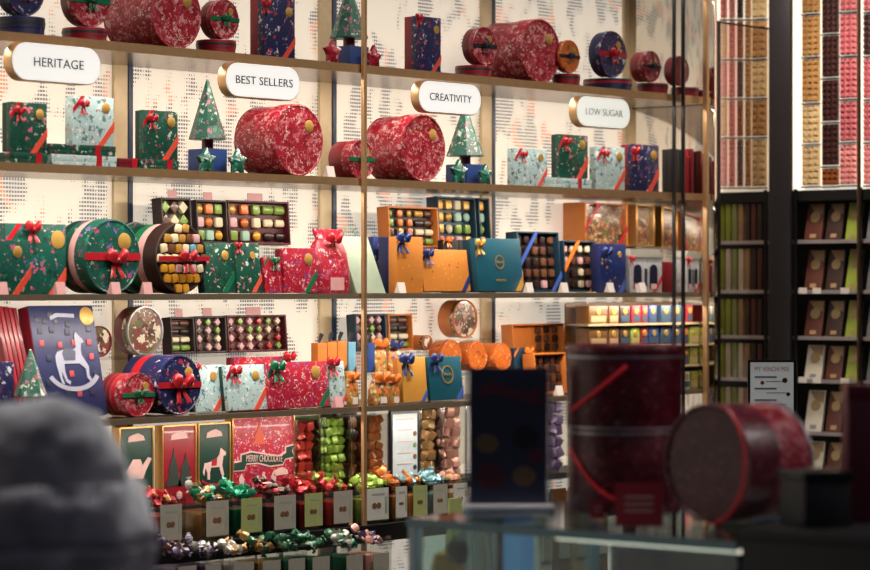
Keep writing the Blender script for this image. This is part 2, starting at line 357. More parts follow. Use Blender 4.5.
def drum(pxc, pyt, v, L, z0, face, body, label, group=None, dz=0, ribbon=None, bs=.28, sealpos=(.42, .40), seal_r=.17, rings=None, name='round_gift_tin', R=None, rim=None, cord=None, extra=None, bowpos=(0, 0), rz=0, lidf=.36, cat='tin'):
    """round tin lying on its side, its lid towards the shop"""
    x, d = pu(pxc, v)
    if R is None: R = (zz(pyt, d) - z0 - dz) / 2
    if z0 < zA: R = headroom(z0 + dz, 2*R) / 2
    r = empty(name, (x, v, z0 + dz + .0006), rz); tag(r, label, cat, group)
    c = (0, 0, R)
    if rings:
        n = len(rings)
        for i, mt in enumerate(rings):
            a, b = L*lidf + (L - L*lidf)*i/n, L*lidf + (L - L*lidf)*(i+1)/n
            MB().lathe([(0, a), (R*.965, a), (R*.975, a+.002), (R*.975, b-.001), (R*.965, b), (0, b)], 'y', c, 48).build('band', mt, r)
    else:
        MB().lathe([(0, L*lidf), (R*.965, L*lidf), (R*.965, L-.003), (R*.94, L), (0, L)], 'y', c, 48).build('body', body, r)
    MB().lathe([(0, .002), (R*.93, .002), (R*.955, 0), (R*.99, .001), (R, .004), (R, L*lidf-.001), (R*.985, L*lidf+.0005), (0, L*lidf+.0005)], 'y', c, 48).build('lid', face, r)
    if rim: MB().lathe([(R*.90, .002), (R*.93, -.003), (R*.985, -.003), (R*1.0, .002)], 'y', c, 48).build('rim', rim, r)
    if ribbon:
        w = R*.10
        MB().box(-R*.99, R*.99, -.0018, .0015, R-w, R+w).build('ribbon', ribbon[1], r)
        bow(r, bowpos[0]*R, -.004, R + bowpos[1]*R, R*bs*1.6, ribbon[0])
    if sealpos: seal(r, R*sealpos[0], .0008, R + R*sealpos[1], R*seal_r)
    if cord:
        MB().tube([(R*.75, .01 + .02*math.sin(t*PI), .004 + R*.30*t*(1.2-t)*1.5) if False else (R*(.55+.45*math.sin(t*PI)), L*.05 + L*.3*t, R - R*math.sqrt(max(0, 1-(.55+.45*math.sin(t*PI))**2)) + .003) for t in [i/8 for i in range(9)]], .0022, 6).build('cord', cord, r)
    if extra: extra(r, R)
    return r
def flat_round(px0, px1, pyt, pyb, v, z0, mat, label, group=None, band='ribbon_dark'):
    xa, da = pu((px0+px1)/2, v + .07); R = (px1-px0)/2*da/F; h = (pyb-pyt)*da/F
    x, d = pu((px0+px1)/2, v + R)
    r = empty('flat_round_box', (x, v + R, z0 + .0005)); tag(r, label, 'box', group)
    MB().lathe([(0, 0), (R*.97, 0), (R*.97, h*.5), (0, h*.5)], 'z', n=40).build('base', mat, r)
    MB().lathe([(0, h*.42), (R, h*.42), (R, h-.002), (R-.002, h), (0, h)], 'z', n=40).build('lid', mat, r)
    if band: MB().lathe([(R*.999, h*.60), (R+.001, h*.60), (R+.001, h*.78), (R*.999, h*.78)], 'z', n=40).build('ribbon', band, r)
    return h
def tree_carton(px0, px1, pyt, z0, v, label, group, box='blue_box', dz=0):
    """cone-shaped christmas-tree carton on a square box"""
    x0, d = pu(px0, v); x1, _ = pu(px1, v); W = (x1-x0); Ht = zz(pyt, d) - z0 - dz; s = W*.34
    xc, _ = pu((px0+px1)/2, v + s)
    r = empty('tree_carton', (xc, v + s, z0 + dz + .0005)); tag(r, label, 'box', group)
    hb = Ht*.26
    MB().box(-s, s, -s, s, 0, hb).build('box_base', box, r, .002)
    MB().lathe([(0, hb), (s*.42, hb), (s*.42, Ht*.37), (0, Ht*.37)], 'z', n=16).build('trunk', 'dark_red', r)
    MB().lathe([(0, Ht*.36), (W*.46, Ht*.36), (W*.465, Ht*.37), (W*.04, Ht*.985), (0, Ht)], 'z', n=8).build('cone', 'tree_green', r, smooth=20)
    return r
def star(px0, px1, pyt, z0, v, mat, label, group):
    x0, d = pu(px0, v); x1, _ = pu(px1, v); Ht = zz(pyt, d) - z0; R = Ht*.54; T = R*.42
    mb = MB(); vs = []
    for k in range(10):
        rr = R if k % 2 == 0 else R*.60
        a = PI/2 + k*PI/5
        vs += [(rr*math.cos(a)*.96, -T*.35, R*.81 + rr*math.sin(a)), (rr*math.cos(a)*.96, T*.35, R*.81 + rr*math.sin(a))]
    vs += [(0, -T, R*.81), (0, T, R*.81)]; fs = []
    for k in range(10):
        a, b = 2*k, 2*((k+1) % 10)
        fs += [(a, b, b+1, a+1), (20, b, a), (21, a+1, b+1)]
    mb.add(vs, fs)
    o = mb.build('star_carton', mat, None, bevel=R*.04, smooth=15); o.location = ((x0+x1)/2, v + T, z0 + .001)
    tag(o, label, 'box', group)
    return o
def pral_mesh(shape, mat):
    def mk():
        if shape == 'ball':
            pr = [(0, -.5)] + [(.5*math.sin(PI*i/7), -.5*math.cos(PI*i/7)) for i in range(1, 7)] + [(0, .5)]
            return mesh_of(MB().lathe(pr, 'y', n=14), 'praline', mat, smooth=60)
        if shape == 'log': return mesh_of(MB().lathe([(0, -.5), (.36, -.5), (.42, -.44), (.42, .44), (.36, .5), (0, .5)], 'x', n=14), 'praline', mat, smooth=50)
        if shape == 'diamond': return mesh_of(MB().prism([(0, -.5), (.5, 0), (0, .5), (-.5, 0)], -.4, .4), 'praline', mat, bevel=.06, seg=2)
        return mesh_of(MB().box(-.5, .5, -.4, .4, -.5, .5), 'praline', mat, bevel=.24, seg=2)
    return cached(('pral', shape, mat), mk)
def choc_box(px0, px1, pyt, pyb, v, D, frame, tray, label, group, grid, cells, name='chocolate_box', lean=4, z0=None, side=None, lid=None, rib=None):
    """open assortment box standing up: cells = rows of (shape, material, size) or None"""
    x0, d0 = pu(px0, v); x1, d1 = pu(px1, v); W = x1-x0; d = (d0+d1)/2
    zb = zz(pyb, d) if z0 is None else z0
    Hh = headroom(zb, zz(pyt, d) - zb - .006)
    r = empty(name, ((x0+x1)/2, v, zb + .0008 + D*math.sin(math.radians(lean))), 0, -math.radians(lean)); tag(r, label, 'box', group)
    t = .006
    MB().box(-W/2, -W/2+t, 0, D, 0, Hh).box(W/2-t, W/2, 0, D, 0, Hh).box(-W/2+t, W/2-t, 0, D, 0, t).box(-W/2+t, W/2-t, 0, D, Hh-t, Hh).build('frame', frame, r, .001)
    MB().box(-W/2+t, W/2-t, D*.6, D*.98, t, Hh-t).build('tray', tray, r)
    nx, ny = grid; cw, ch = (W-2*t)/nx, (Hh-2*t)/ny; i = 0
    for j in range(ny):
        for k in range(nx):
            c = cells(k, j) if callable(cells) else cells[j % len(cells)][k % len(cells[j % len(cells)])]
            if not c: continue
            s, mt = c[0], c[1]; q = c[2] if len(c) > 2 else .78
            sx = cw*q; sz = ch*q
            if s in ('ball', 'cube', 'diamond'): sx = sz = min(cw, ch)*q if s != 'diamond' else min(cw, ch)*q*1.2
            inst(pral_mesh(s, mt), 'praline', r, (-W/2+t+cw*(k+.5), D*.42, Hh-t-ch*(j+.5)), (sx, min(sx, sz)*.6, sz))
    if frame.startswith('tray'): MB().box(-W*.1, W*.1+.012, D*.5, D*.5+.002, Hh, min(Hh+.026, headroom(zb, Hh+.04)-.004)).build('top_card', 'tag_pink', r)
    if rib: strap(r, W, Hh, W*.18, .012, rib, 'br', -.004); strap(r, W, Hh, W*.42, .012, rib, 'tl', -.004)
    return r, W, Hh

# ------------------------------------------------------------------ room shell
xL, xR = pu(0, 0)[0] - .9, pu(712, 0)[0] + .05
XE = xR + .60
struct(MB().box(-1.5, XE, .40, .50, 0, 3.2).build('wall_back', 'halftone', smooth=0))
struct(MB().box(XE, XE+.1, -6.6, .50, 0, 3.2).build('wall_right', 'wall_dark', smooth=0))
struct(MB().box(-1.5, XE, -6.6, .5, -.1, 0).build('floor', 'floor_stone', smooth=0))
struct(MB().box(-1.5, XE, -6.6, .5, 3.2, 3.3).build('ceiling', 'ceiling_dark', smooth=0))
struct(MB().box(-1.6, -1.5, -6.6, .5, 0, 3.2).build('wall_left', 'wall_dark', smooth=0))

# ------------------------------------------------------------------ shelving
sh = empty('display_shelving', (0, 0, 0)); tag(sh, 'brass-edged wall shelving with lit halftone back, filled with chocolate gift boxes', 'shelving')
def shelf(z, mat='bronze', y0=0, th=.028, x0=xL+.02, x1=xR-.06):
    o = MB().box(x0, x1, y0+.006, .385, z-th, z).build('shelf', mat, sh)
    MB().box(x0, x1, y0, y0+.006, z-th-.002, z+.001).build('edge', 'black_metal' if mat == 'black_matte' else 'brass' if th > .02 else 'edge_silver', o)
    return o
for z, t_ in ((zA, .023), (zB, .021), (zC, .014), (zD, .014)): shelf(z, th=t_)
shelf(zE, 'black_matte', -.03, .05)
MB().box(xL+.02, xR-.06, -.02, .385, .10, .14).build('shelf', 'black_matte', sh)
shelf(zE - .36, 'black_matte', -.185, .04)
zG = zz(498, pu(262, .18)[1])       # riser behind the sweet trays
MB().box(xL+.02, xR-.06, .15, .385, zG-.02, zG).build('riser', 'black_matte', sh)
def vpost(px, y, w, dep, mat, z0=0, z1=2.9, name='post'):
    x, _ = pu(px, y)
    return MB().box(x-w/2, x+w/2, y, y+dep, z0, z1).build(name, mat, sh, .001)
for px in (121, 326, 487, 629): vpost(px, .372, .055, .012, 'post_cream', name='upright')
for px in (131, 335, 494, 641): vpost(px, .374, .018, .010, 'navy_slot', name='upright_slot')
vpost(365.5, -.018, .015, .012, 'brass', name='post'); vpost(675.5, -.016, .008, .012, 'post_dark'); vpost(684.5, -.016, .010, .012, 'post_dark')
# end panel
MB().box(xR-.050, xR-.03, -.01, .392, 0, 2.9).build('end_panel', 'mirror', sh, .001)
vpost(708, -.03, .014, .018, 'brass', name='post')
# ledges the second rows stand on
def ledge(z0, px0, px1, pyt, y0=.215):
    x0, d = pu(px0, y0); x1, _ = pu(px1, y0); zt = zz(pyt, d)
    MB().box(x0, x1, y0+.004, .37, zt-.008, zt).box(x0+.005, x0+.013, y0+.03, .37, z0+.0005, zt-.008).box(x1-.013, x1-.005, y0+.03, .37, z0+.0005, zt-.008).build('ledge', 'acrylic', sh)
    return zt

# hanging signs
def pill(px0, px1, py0, py1, txt, tpx, tsize, inkm, face, label):
    v = -.035
    x0, d0 = pu(px0, v); x1, d1 = pu(px1, v); W = x1-x0; d = (d0+d1)/2; Hh = (py1-py0)*d/F; zc = zz((py0+py1)/2, d)
    r = empty('hanging_sign', ((x0+x1)/2, v, zc)); tag(r, label, 'sign', 'lit pill signs under the top shelf')
    def outline(w, h, n=12):
        rr = h/2; p = []
        for i in range(n+1): a = -PI/2 + PI*i/n; p.append((w/2-rr + rr*math.cos(a), rr*math.sin(a)))
        for i in range(n+1): a = PI/2 + PI*i/n; p.append((-w/2+rr + rr*math.cos(a), rr*math.sin(a)))
        return p
    MB().prism(outline(W, Hh), .0, .032).build('case', 'brass', r, smooth=40)
    MB().prism(outline(W-.006, Hh-.006), -.002, .001).build('face', face, r, smooth=40)
    for f in (-.26, .04, .30): MB().tube([(W*f, .03, Hh/2-.01), (W*f, .03, zA-.03-zc+.001)], .002).build('rod', 'brass', r)
    xt0, _ = pu(tpx[0], v); xt1, _ = pu(tpx[1], v)
    text(txt, tsize, inkm, r, ((xt0+xt1)/2-(x0+x1)/2, -.0025, -.001), width=xt1-xt0)
pill(11, 101, 44, 83, 'HERITAGE', (33, 83), .036, 'ink', 'sign_white', 'white lit pill sign with brass rim reading heritage')
pill(225, 300, 64, 99, 'BEST SELLERS', (235, 292), .034, 'ink', 'sign_white', 'white lit pill sign with brass rim reading best sellers')
pill(418, 481, 82, 114, 'CREATIVITY', (429, 471), .034, 'ink', 'sign_white', 'white lit pill sign with brass rim reading creativity')
pill(576, 630, 97, 128, 'LOW SUGAR', (585, 622), .034, 'ink_soft', 'sign_dim', 'white lit pill sign with brass rim reading low sugar')

# ------------------------------------------------------------------ shelf A (top)
GA = 'gift boxes on the top shelf'; GRA = 'round gift boxes on the top shelf'
h = flat_round(-4, 45, 14, 33, .03, zA, 'navy', 'flat navy round box under a standing navy round tin above the heritage sign', GRA)
drum(26, -34, .05, .05, zA, 'navy_print', 'navy', 'navy patterned round tin standing on flat navy box, top shelf over the heritage sign', GRA, dz=h+.001, ribbon=('ribbon_red', 'ribbon_red'))
h = flat_round(62, 107, 24, 38, .03, zA, 'red_side', 'flat red round box under a ribboned tin beside the drum above heritage sign', GRA)
drum(91, -26, .05, .05, zA, 'red_flake', 'dark_red', 'ribboned red round tin standing on flat red box near the heritage sign', GRA, dz=h+.001, ribbon=('ribbon_green', 'ribbon_green'))
drum(177, -20, .05, .21, zA, 'red_flake', 'red_flake', 'large red flaked drum tin on the top shelf nearest the heritage sign', 'large red drum tins', cord='cord_red')
h = flat_round(196, 236, 37, 51, .03, zA, 'red_side', 'flat red round box under a green-ribboned red tin above best sellers sign', GRA)
drum(225, -1, .05, .05, zA, 'red_flake', 'dark_red', 'red round tin with dark green bow standing on flat red box above best sellers sign', GRA, dz=h+.001, ribbon=('ribbon_green', 'ribbon_green'))
gift(264, 295, -2, .05, .06, zA, 'navy_print', 'red_side', 'tall navy gift box with red side beside the cropped tree carton, top shelf', GA, ribbon=('ribbon_red', 'ribbon_coral'), bowpos=(.0, .85))
tree_carton(335, 363, -18, zA, .08, 'green cone tree carton on a navy box between two red stars, top shelf', 'cone tree cartons')
star(325, 348, 37, zA, .03, 'star_red', 'red star carton beside the tree carton, on the heritage side of the brass post', 'red star cartons')
star(367, 388, 43, zA, .03, 'star_red', 'red star carton just past the brass post on the top shelf', 'red star cartons')
gift(417, 441, 17, .05, .055, zA, 'navy_print', 'red_side', 'tall navy gift box with red side above the creativity sign', GA, ribbon=('ribbon_red', 'ribbon_coral'), bowpos=(.0, .95))
h = flat_round(455, 492, 66, 78, .02, zA, 'red_side', 'flat red round box in front of big red drum, above creativity sign', GRA)
drum(485, 27, .03, .05, zA, 'red_flake', 'dark_red', 'small red tin with dark bow leaning at big drum above creativity sign', GRA, dz=h+.001, ribbon=('ribbon_dark', 'ribbon_dark'))
drum(541, 19, .05, .19, zA, 'red_flake', 'red_flake', 'large red flaked drum tin lying between the creativity and low sugar signs, top shelf', 'large red drum tins', cord='cord_red')
h = flat_round(552, 580, 75, 87, .02, zA, 'red_side', 'flat red round box squeezed between big red drum and navy tin, top shelf', GRA)
drum(570, 40, .03, .03, zA, 'orange_flake', 'dark_red', 'small orange-red round tin with dark bow next to the big red drum', GRA, dz=h+.001, ribbon=('ribbon_dark', 'ribbon_dark'))
h = flat_round(583, 632, 80, 92, .02, zA, 'navy', 'flat navy round box under the red-bowed navy tin above low sugar sign', GRA, 'ribbon_red')
drum(613, 31, .04, .05, zA, 'navy_print', 'navy', 'navy round tin with big red bow standing above low sugar sign', GRA, dz=h+.001, ribbon=('ribbon_red', 'ribbon_red'))
h = flat_round(636, 668, 85, 96, .02, zA, 'red_side', 'flat red round box under the first red tin past the last cream upright', GRA)
drum(652, 51, .04, .06, zA, 'red_flake', 'red_side', 'red round tin with dark ribbon beside the last cream upright', GRA, dz=h+.001, ribbon=('ribbon_dark', 'ribbon_dark'))
h = flat_round(671, 699, 88, 98, .02, zA, 'red_side', 'flat red round box behind the twin dark posts, top shelf', GRA)
drum(681, 56, .04, .04, zA, 'dark_red', 'dark_red', 'plain dark red round tin behind the twin dark posts, top shelf', GRA, dz=h+.001)

# ------------------------------------------------------------------ shelf B
GB = 'gift boxes on the signs shelf'; GFB = 'flat gift boxes under the standing ones'
def stand(px0, px1, pyt, flats, face, side, label, v=.05, D=.035, **k):
    dz = 0
    for (a, b, t, bb, mt, lb) in flats: dz += flat_box(a, b, t, bb, .03, .14, zB, mt, lb, GFB, dz) + .001
    gift(px0, px1, pyt, v, D, zB, face, side, label, GB, dz=dz, **k)
stand(10, 47, 103, [(10, 48, 152, 163, 'green_print', 'flat green printed box under the green gift box below heritage sign')], 'green_print', 'dark_green', 'green printed gift box with red bow below the heritage sign, upright on a flat box')
stand(73, 114, 97, [(52, 117, 155, 166, 'snow_print', 'flat pale blue box, lowest of two under the pale blue gift box'), (50, 116, 145, 155, 'green_print', 'flat green box, upper of two under the pale blue gift box')], 'snow_print', 'snow_print', 'pale blue snow print gift box with red bow below heritage sign')
flat_box(119, 138, 157, 167, .04, .12, zB, 'dark_red', 'flat dark red box beside the green gift box near the first cream upright', GFB)
stand(143, 178, 111, [(141, 179, 158, 168, 'green_print', 'flat green box under the gift box beside the cone tree carton')], 'green_print', 'dark_green', 'green printed gift box with red bow standing next to cone tree carton')
tree_carton(193, 222, 77, zB, .09, 'green cone tree carton on blue box beside big red drum, below best sellers sign', 'cone tree cartons')
star(198, 222, 146, zB, .03, 'star_green', 'green star carton in front of the cone tree box, signs shelf', 'green star cartons')
star(229, 254, 147, zB, .03, 'star_green', 'green star carton in front of the big red drum below best sellers sign', 'green star cartons')
drum(299, 104, .05, .175, zB, 'red_flake', 'red_flake', 'large red flaked drum tin with gold seal below the best sellers sign', 'large red drum tins', cord='cord_red')
drum(362, 140, .05, .09, zB, 'red_flake', 'red_side', 'small red round tin with green ribbon behind the brass post', 'small ribboned tins', ribbon=('ribbon_green', 'ribbon_green'))
drum(424, 114, .04, .17, zB, 'red_flake', 'red_flake', 'large red flaked drum tin with gold seal just past the brass post, signs shelf', 'large red drum tins', cord='cord_red')
tree_carton(452, 478, 103, zB, .09, 'green cone tree carton on blue box below the creativity sign', 'cone tree cartons')
star(453, 473, 158, zB, .03, 'star_green', 'green star carton before the tree box below the creativity sign', 'green star cartons')
star(480, 498, 163, zB, .04, 'star_green', 'green star carton standing alone beyond the creativity tree carton', 'green star cartons')
gift(515, 547, 149, .05, .035, zB, 'snow_print', 'snow_print', 'pale snow print gift box with red bow, between star carton and green box', GB)
flat_box(548, 592, 182, 192, .03, .12, zB, 'snow_print', 'flat pale box under the green gift box below low sugar sign', GFB)
gift(559, 588, 135, .05, .035, zB, 'green_print', 'dark_green', 'green printed gift box with red bow below the low sugar sign', GB, dz=.036)
gift(597, 625, 147, .05, .035, zB, 'snow_print', 'snow_print', 'pale snow print gift box with red bow beside the navy box', GB)
gift(632, 659, 145, .05, .05, zB, 'navy_print', 'red_side', 'navy gift box with red side and bow, last full box under the low sugar sign', GB, bowpos=(.05, .82))
for i, (a, b, mt, lb) in enumerate(((673, 679, 'black_box', 'thin dark carton between the twin posts and the end, signs shelf'), (686, 689, 'red_side', 'thin red carton just past the twin posts, signs shelf'), (691, 694, 'dark_red', 'thin dark red carton at the end of the signs shelf'))):
    gift(a, b, 149, .06, .05, zB, mt, 'black_box', lb, GB, ribbon=('ribbon_red', 'ribbon_red') if i == 1 else None, sealpos=None, strapa=0, bs=.5)

# ------------------------------------------------------------------ shelf C
GC = 'gift boxes on the middle shelf'; GCH = 'open chocolate assortment boxes'
gift(5, 66, 224, .11, .07, zC, 'green_floral', 'dark_green', 'large green floral gift box with red bow, at the heritage end of the middle shelf', GC, bowpos=(.42, .92), seal_r=.13, strapa=.18, sealpos=(.86, .78))
gift(-12, 31, 240, .04, .05, zC, 'green_floral', 'dark_green', 'smaller teal green floral gift box in front of the large green one', GC, ribbon=(None, 'ribbon_coral'), sealpos=(.68, .78))
drum(113, 219, .05, .13, zC, 'green_floral', 'dark_green', 'green floral round tin with red ribbon and gold seal, middle shelf', 'round tins on the middle shelf', ribbon=('ribbon_red', 'ribbon_red'), bs=.33, rings=['pink_choc', 'green_floral', 'dark_green'], seal_r=.23, bowpos=(.05, -.1))
def round_choc(r, R):
    pal = ['pral_gold', 'pral_cream', 'pral_brown', 'pral_pink', 'pral_cream', 'pral_gold']; n = 0
    q = R*.265
    for j in range(-3, 4):
        for k in range(-3, 4):
            x, z = (k + (.5 if j % 2 else 0))*q*1.06, j*q*1.06
            if math.hypot(x, z) > R*.86: continue
            mt = 'pral_amber' if j < -1 or (j == -1 and k < -1) else ('pral_blue' if (j, k) in ((1, 1), (0, 2), (0, 1)) else random.choice(pal))
            inst(pral_mesh('cube', mt), 'praline', r, (x, -.001, R + z), (q*.9, q*.7, q*.9), (0, random.uniform(-.25, .25), 0))
drum(181, 223, .05, .15, zC, 'choc_dark', 'dark_green', 'open round tin filled with wrapped pralines and tied with red ribbon, middle shelf', 'round tins on the middle shelf', rings=['pink_choc', 'ribbon_green', 'dark_green'], ribbon=None, sealpos=None, rim='tray_dark', extra=lambda r, R: (round_choc(r, R), bow(r, R*.05, -.02, R*.98, R*.45, 'ribbon_red'), MB().box(-R*.98, R*.98, -.016, -.013, R*.93, R*1.06).build('ribbon', 'ribbon_red', r)))
drum(136, 222, .25, .06, zC, 'green_floral', 'dark_green', 'green round tin peeking out behind the open praline tin', 'round tins on the middle shelf', sealpos=None)
zl = ledge(zC, 169, 292, 244)
P1 = [[('ball', 'pral_gold'), ('cube', 'pral_orange'), ('cube', 'pral_green')], [('cube', 'pral_pink'), ('ball', 'pral_orange'), ('cube', 'pral_cream')], [('cube', 'pral_green'), ('cube', 'pral_mint'), ('ball', 'pral_amber')]]
logs = lambda k, j: ('diamond', ['pral_green', 'choc_milk', 'pral_cream', 'pral_green'][(k+j) % 4], .85)
choc_box(163, 193, 197, 244, .24, .04, 'tray_dark', 'tray_dark', 'black chocolate box of slanted green and brown pieces, behind the open round tin', GCH, (3, 3), logs, z0=zl+.0005)
choc_box(198, 229, 199, 244, .24, .04, 'tray_dark', 'tray_dark', 'dark chocolate box with nine coloured pralines behind the green gift boxes', GCH, (3, 3), P1, z0=zl+.0005)
P2 = lambda k, j: (P1[j % 3][k % 3] if k < 3 else (('log', 'pral_green', .8) if j == 0 else ('log', 'pral_cream', .7) if j == 1 else ('log', 'choc_dark', .7)))
choc_box(230, 291, 200, 244, .24, .04, 'tray_red', 'tray_red', 'wide dark red box with pralines and green rolls above the red gift boxes', GCH, (5, 3), P2, z0=zl+.0005)
gift(205, 237, 244, .06, .03, zC, 'green_print', 'dark_green', 'green snow print gift box nearest the open praline tin, leaning', GC, lean=7, ribbon=(None, 'ribbon_green'), sealpos=(.72, .75))
gift(238.5, 263, 244, .05, .03, zC, 'green_print', 'dark_green', 'green snow print gift box with red bow against the red print box', GC, lean=7, bowpos=(.10, .92), sealpos=(.70, .75))
gift(266, 283, 258, .05, .03, zC, 'red_print', 'dark_red', 'narrow red print box with green bow between green and red boxes', GC, lean=5, ribbon=('ribbon_green', 'ribbon_green'), bowpos=(.55, .85), bs=.3, sealpos=None, strapa=0)
gift(286, 318, 249, .04, .04, zC, 'red_print', 'dark_red', 'large red print gift box with green ribbon corner and gold seal, middle shelf', GC, lean=4, ribbon=(None, 'ribbon_green'), sealpos=(.75, .75), seal_r=.13)
def pouch(px0, px1, pyt, v, z0, mat, side, label, group, D=.06, bowm=None, top=.72, name='gift_bag', bs=.2, lab=None, lean=0, labm='tag_white'):
    x0, d = pu(px0, v); x1, _ = pu(px1, v); W = x1-x0; Hh = zz(pyt, d)-z0
    r = empty(name, ((x0+x1)/2, v + D/2, z0 + .0006), 0, -math.radians(lean)); tag(r, label, 'bag', group)
    rings = []
    for u, wx, wy in ((0, .94, .96), (.03, 1, 1), (.35, 1.0, .95), (.62, .95, .7), (top, .80, .36), (top+.05, .66, .20), (.93, .84, .16), (1, .90, .12)):
        n = 20; rings.append([(W/2*wx*math.copysign(abs(math.cos(a))**.55, math.cos(a)), D/2*wy*math.copysign(abs(math.sin(a))**.55, math.sin(a)), Hh*u + .002*math.sin(7*a+u*9)*(u > .6)) for a in [2*PI*k/n for k in range(n)]])
    MB().loft(rings).build('body', mat, r, smooth=50)
    if bowm: bow(r, 0, -D*.25, Hh*(top+.03), W*bs*1.6, bowm)
    if lab: MB().box(-W*.2, W*.2, -D/2-.002, -D/2-.0005, Hh*.05, Hh*.25).build('tag', labm, r)
    return r
pouch(320, 354, 229, .05, zC, 'red_print', 'dark_red', 'plump red print gift bag gathered with red bow near the brass post', GC, D=.08, bowm='ribbon_red', lab=True, top=.78, labm='tag_pink')
def tote(px0, px1, pyt, v, z0, D, mat, side, label, group, bowm=None, tilt=.5):
    x0, d = pu(px0, v); x1, _ = pu(px1, v); W = x1-x0; Hh = zz(pyt, d)-z0
    r = empty('gift_bag', ((x0+x1)/2, v, z0 + .0006)); tag(r, label, 'bag', group)
    MB().add([(-W/2, 0, 0), (W/2, 0, 0), (W/2, D, 0), (-W/2, D, 0), (-W/2, D*tilt, Hh), (W/2*.96, D*tilt, Hh), (W/2*.96, D*tilt+.012, Hh), (-W/2, D*tilt+.012, Hh)], [(0, 3, 2, 1), (4, 5, 6, 7), (0, 1, 5, 4), (1, 2, 6, 5), (2, 3, 7, 6), (3, 0, 4, 7)]).build('body', mat, r, .002)
    MB().prism([(-W*.1+W*.25*math.cos(a), Hh-.004+W*.25*math.sin(a)) for a in [PI*i/10 for i in range(11)]] + [(-W*.1+W*.21*math.cos(a), Hh-.004+W*.21*math.sin(a)) for a in [PI*(10-i)/10 for i in range(11)]], D*tilt+.003, D*tilt+.007).build('handle', side, r)
    if bowm: bow(r, 0, D*tilt*.9, Hh*.95, W*.3, bowm)
    return r
tote(357, 386, 236, .05, zC, .10, 'mint', 'mint_dark', 'pale mint gift bag leaning behind the brass post, middle shelf', GC, tilt=.75)
gift(373, 399, 237, .160, .05, zC, 'navy_dots', 'navy_deep', 'dark blue gift bag box beside the mint bag with navy bow', GC, ribbon=('ribbon_navy', 'ribbon_navy'), bowpos=(.9, .88), bs=.3, sealpos=None, strapa=0)
gift(397, 423, 237, .05, .08, zC, 'orange_print', 'navy', 'narrow orange printed gift box with navy side and bow, middle shelf', GC, ribbon=('ribbon_navy', 'ribbon_navy'), bowpos=(.15, .93), bs=.3, sealpos=None, strapa=0)
zl = ledge(zC, 385, 512, 248)
P3 = lambda k, j: [[('ball', 'pral_green'), ('cube', 'pral_orange'), ('ball', 'pral_gold'), ('log', 'pral_gold'), ('log', 'choc_milk')], [('cube', 'pral_green'), ('cube', 'pral_orange'), ('cube', 'pral_orange'), ('log', 'choc_dark'), ('log', 'choc_milk')], [('cube', 'choc_milk'), ('cube', 'pral_gold'), ('cube', 'pral_orange'), ('log', 'pral_cream'), ('log', 'pral_cream')], [('cube', 'choc_milk'), ('cube', 'pral_amber'), ('cube', 'pral_orange'), ('log', 'choc_milk'), ('log', 'pral_green')]][j][k]
choc_box(390, 440, 206, 247, .24, .05, 'orange', 'tray_dark', 'orange framed chocolate box with pralines behind the orange gift boxes', GCH, (5, 4), P3, z0=zl+.0005)
P4 = [[('cube', 'pral_amber'), ('cube', 'pral_gold'), ('cube', 'pral_cream'), ('cube', 'pral_gold')], [('cube', 'pral_amber'), ('ball', 'pral_gold'), ('cube', 'pral_mint'), ('ball', 'pral_mint')], [('cube', 'pral_gold'), ('ball', 'pral_cream'), ('cube', 'pral_green'), ('cube', 'pral_green')], [('cube', 'pral_red'), ('cube', 'pral_red'), ('cube', 'pral_pink'), ('cube', 'pral_gold')]]
choc_box(440, 478, 187, 236, .27, .05, 'teal_dark', 'teal_dark', 'tall teal chocolate box of coloured pralines above the teal book box', GCH, (4, 4), P4, z0=zl+.0005)
choc_box(481, 492, 189, 236, .27, .05, 'teal_dark', 'teal_dark', 'narrow teal box with one praline column beside the tall teal one', GCH, (1, 4), [[('cube', 'pral_amber')], [('cube', 'pral_mint')], [('ball', 'pral_green')], [('cube', 'pral_pink')]], z0=zl+.0005)
for i, (a, lb) in enumerate(((443, 'first dark slim carton standing behind the orange box'), (451, 'second dark slim carton standing behind the orange box'), (459, 'third dark slim carton standing behind the orange box'))):
    gift(a, a+7.5, 240, .19, .025, zC, 'black_box', 'black_box', lb, 'slim dark cartons', ribbon=('ribbon_orange', 'ribbon_orange') if i == 0 else None, sealpos=None, strapa=0, bs=.5, bowpos=(.6, .98))
gift(424.5, 471, 251, .05, .04, zC, 'orange_print', 'navy', 'wide pale orange gift box with navy ribbon corner beside the teal book box', GC, lean=8, ribbon=('ribbon_navy', 'ribbon_navy'), bowpos=(.12, .85), bs=.22, sealpos=None, strapa=.2)
def venchi_disc(r, W, Hh, D):
    MB().lathe([(W*.085, 0), (W*.085, -.0012), (W*.098, -.0012), (W*.098, 0)], 'y', (0, -.0008, Hh*.55), 28).build('emblem_ring', 'gold_text', r)
    text('Venchi', W*.06, 'gold_text', r, (0, -.0022, Hh*.55), shear=.3)
    text('VENCHI', W*.045, 'gold_text', r, (0, -.0022, Hh*.20), width=W*.22)
gift(479, 524, 240, .04, .055, zC, 'teal', 'teal_dark', 'teal book-shaped gift box with gold round emblem, middle shelf', GC, lean=6, ribbon=('ribbon_gold', 'ribbon_gold'), bowpos=(.06, .86), bs=.16, sealpos=None, strapa=.1, extra=venchi_disc)
darkp = lambda k, j: ('cube', random.choice(['choc_dark', 'choc_milk', 'choc_milk', 'pral_brown', 'choc_dark', 'choc_dark', 'pral_pink']), .7)
darkw = lambda k, j: ('cube', random.choice(['choc_dark', 'choc_milk', 'pral_cream', 'choc_milk', 'pral_pink']), .6)
choc_box(520, 562, 231, 290, .13, .05, 'teal_dark', 'tray_dark', 'large dark teal chocolate box with a grid of brown pralines next to the book box', GCH, (5, 5), darkp, z0=zC+.001, rib='ribbon_blue')
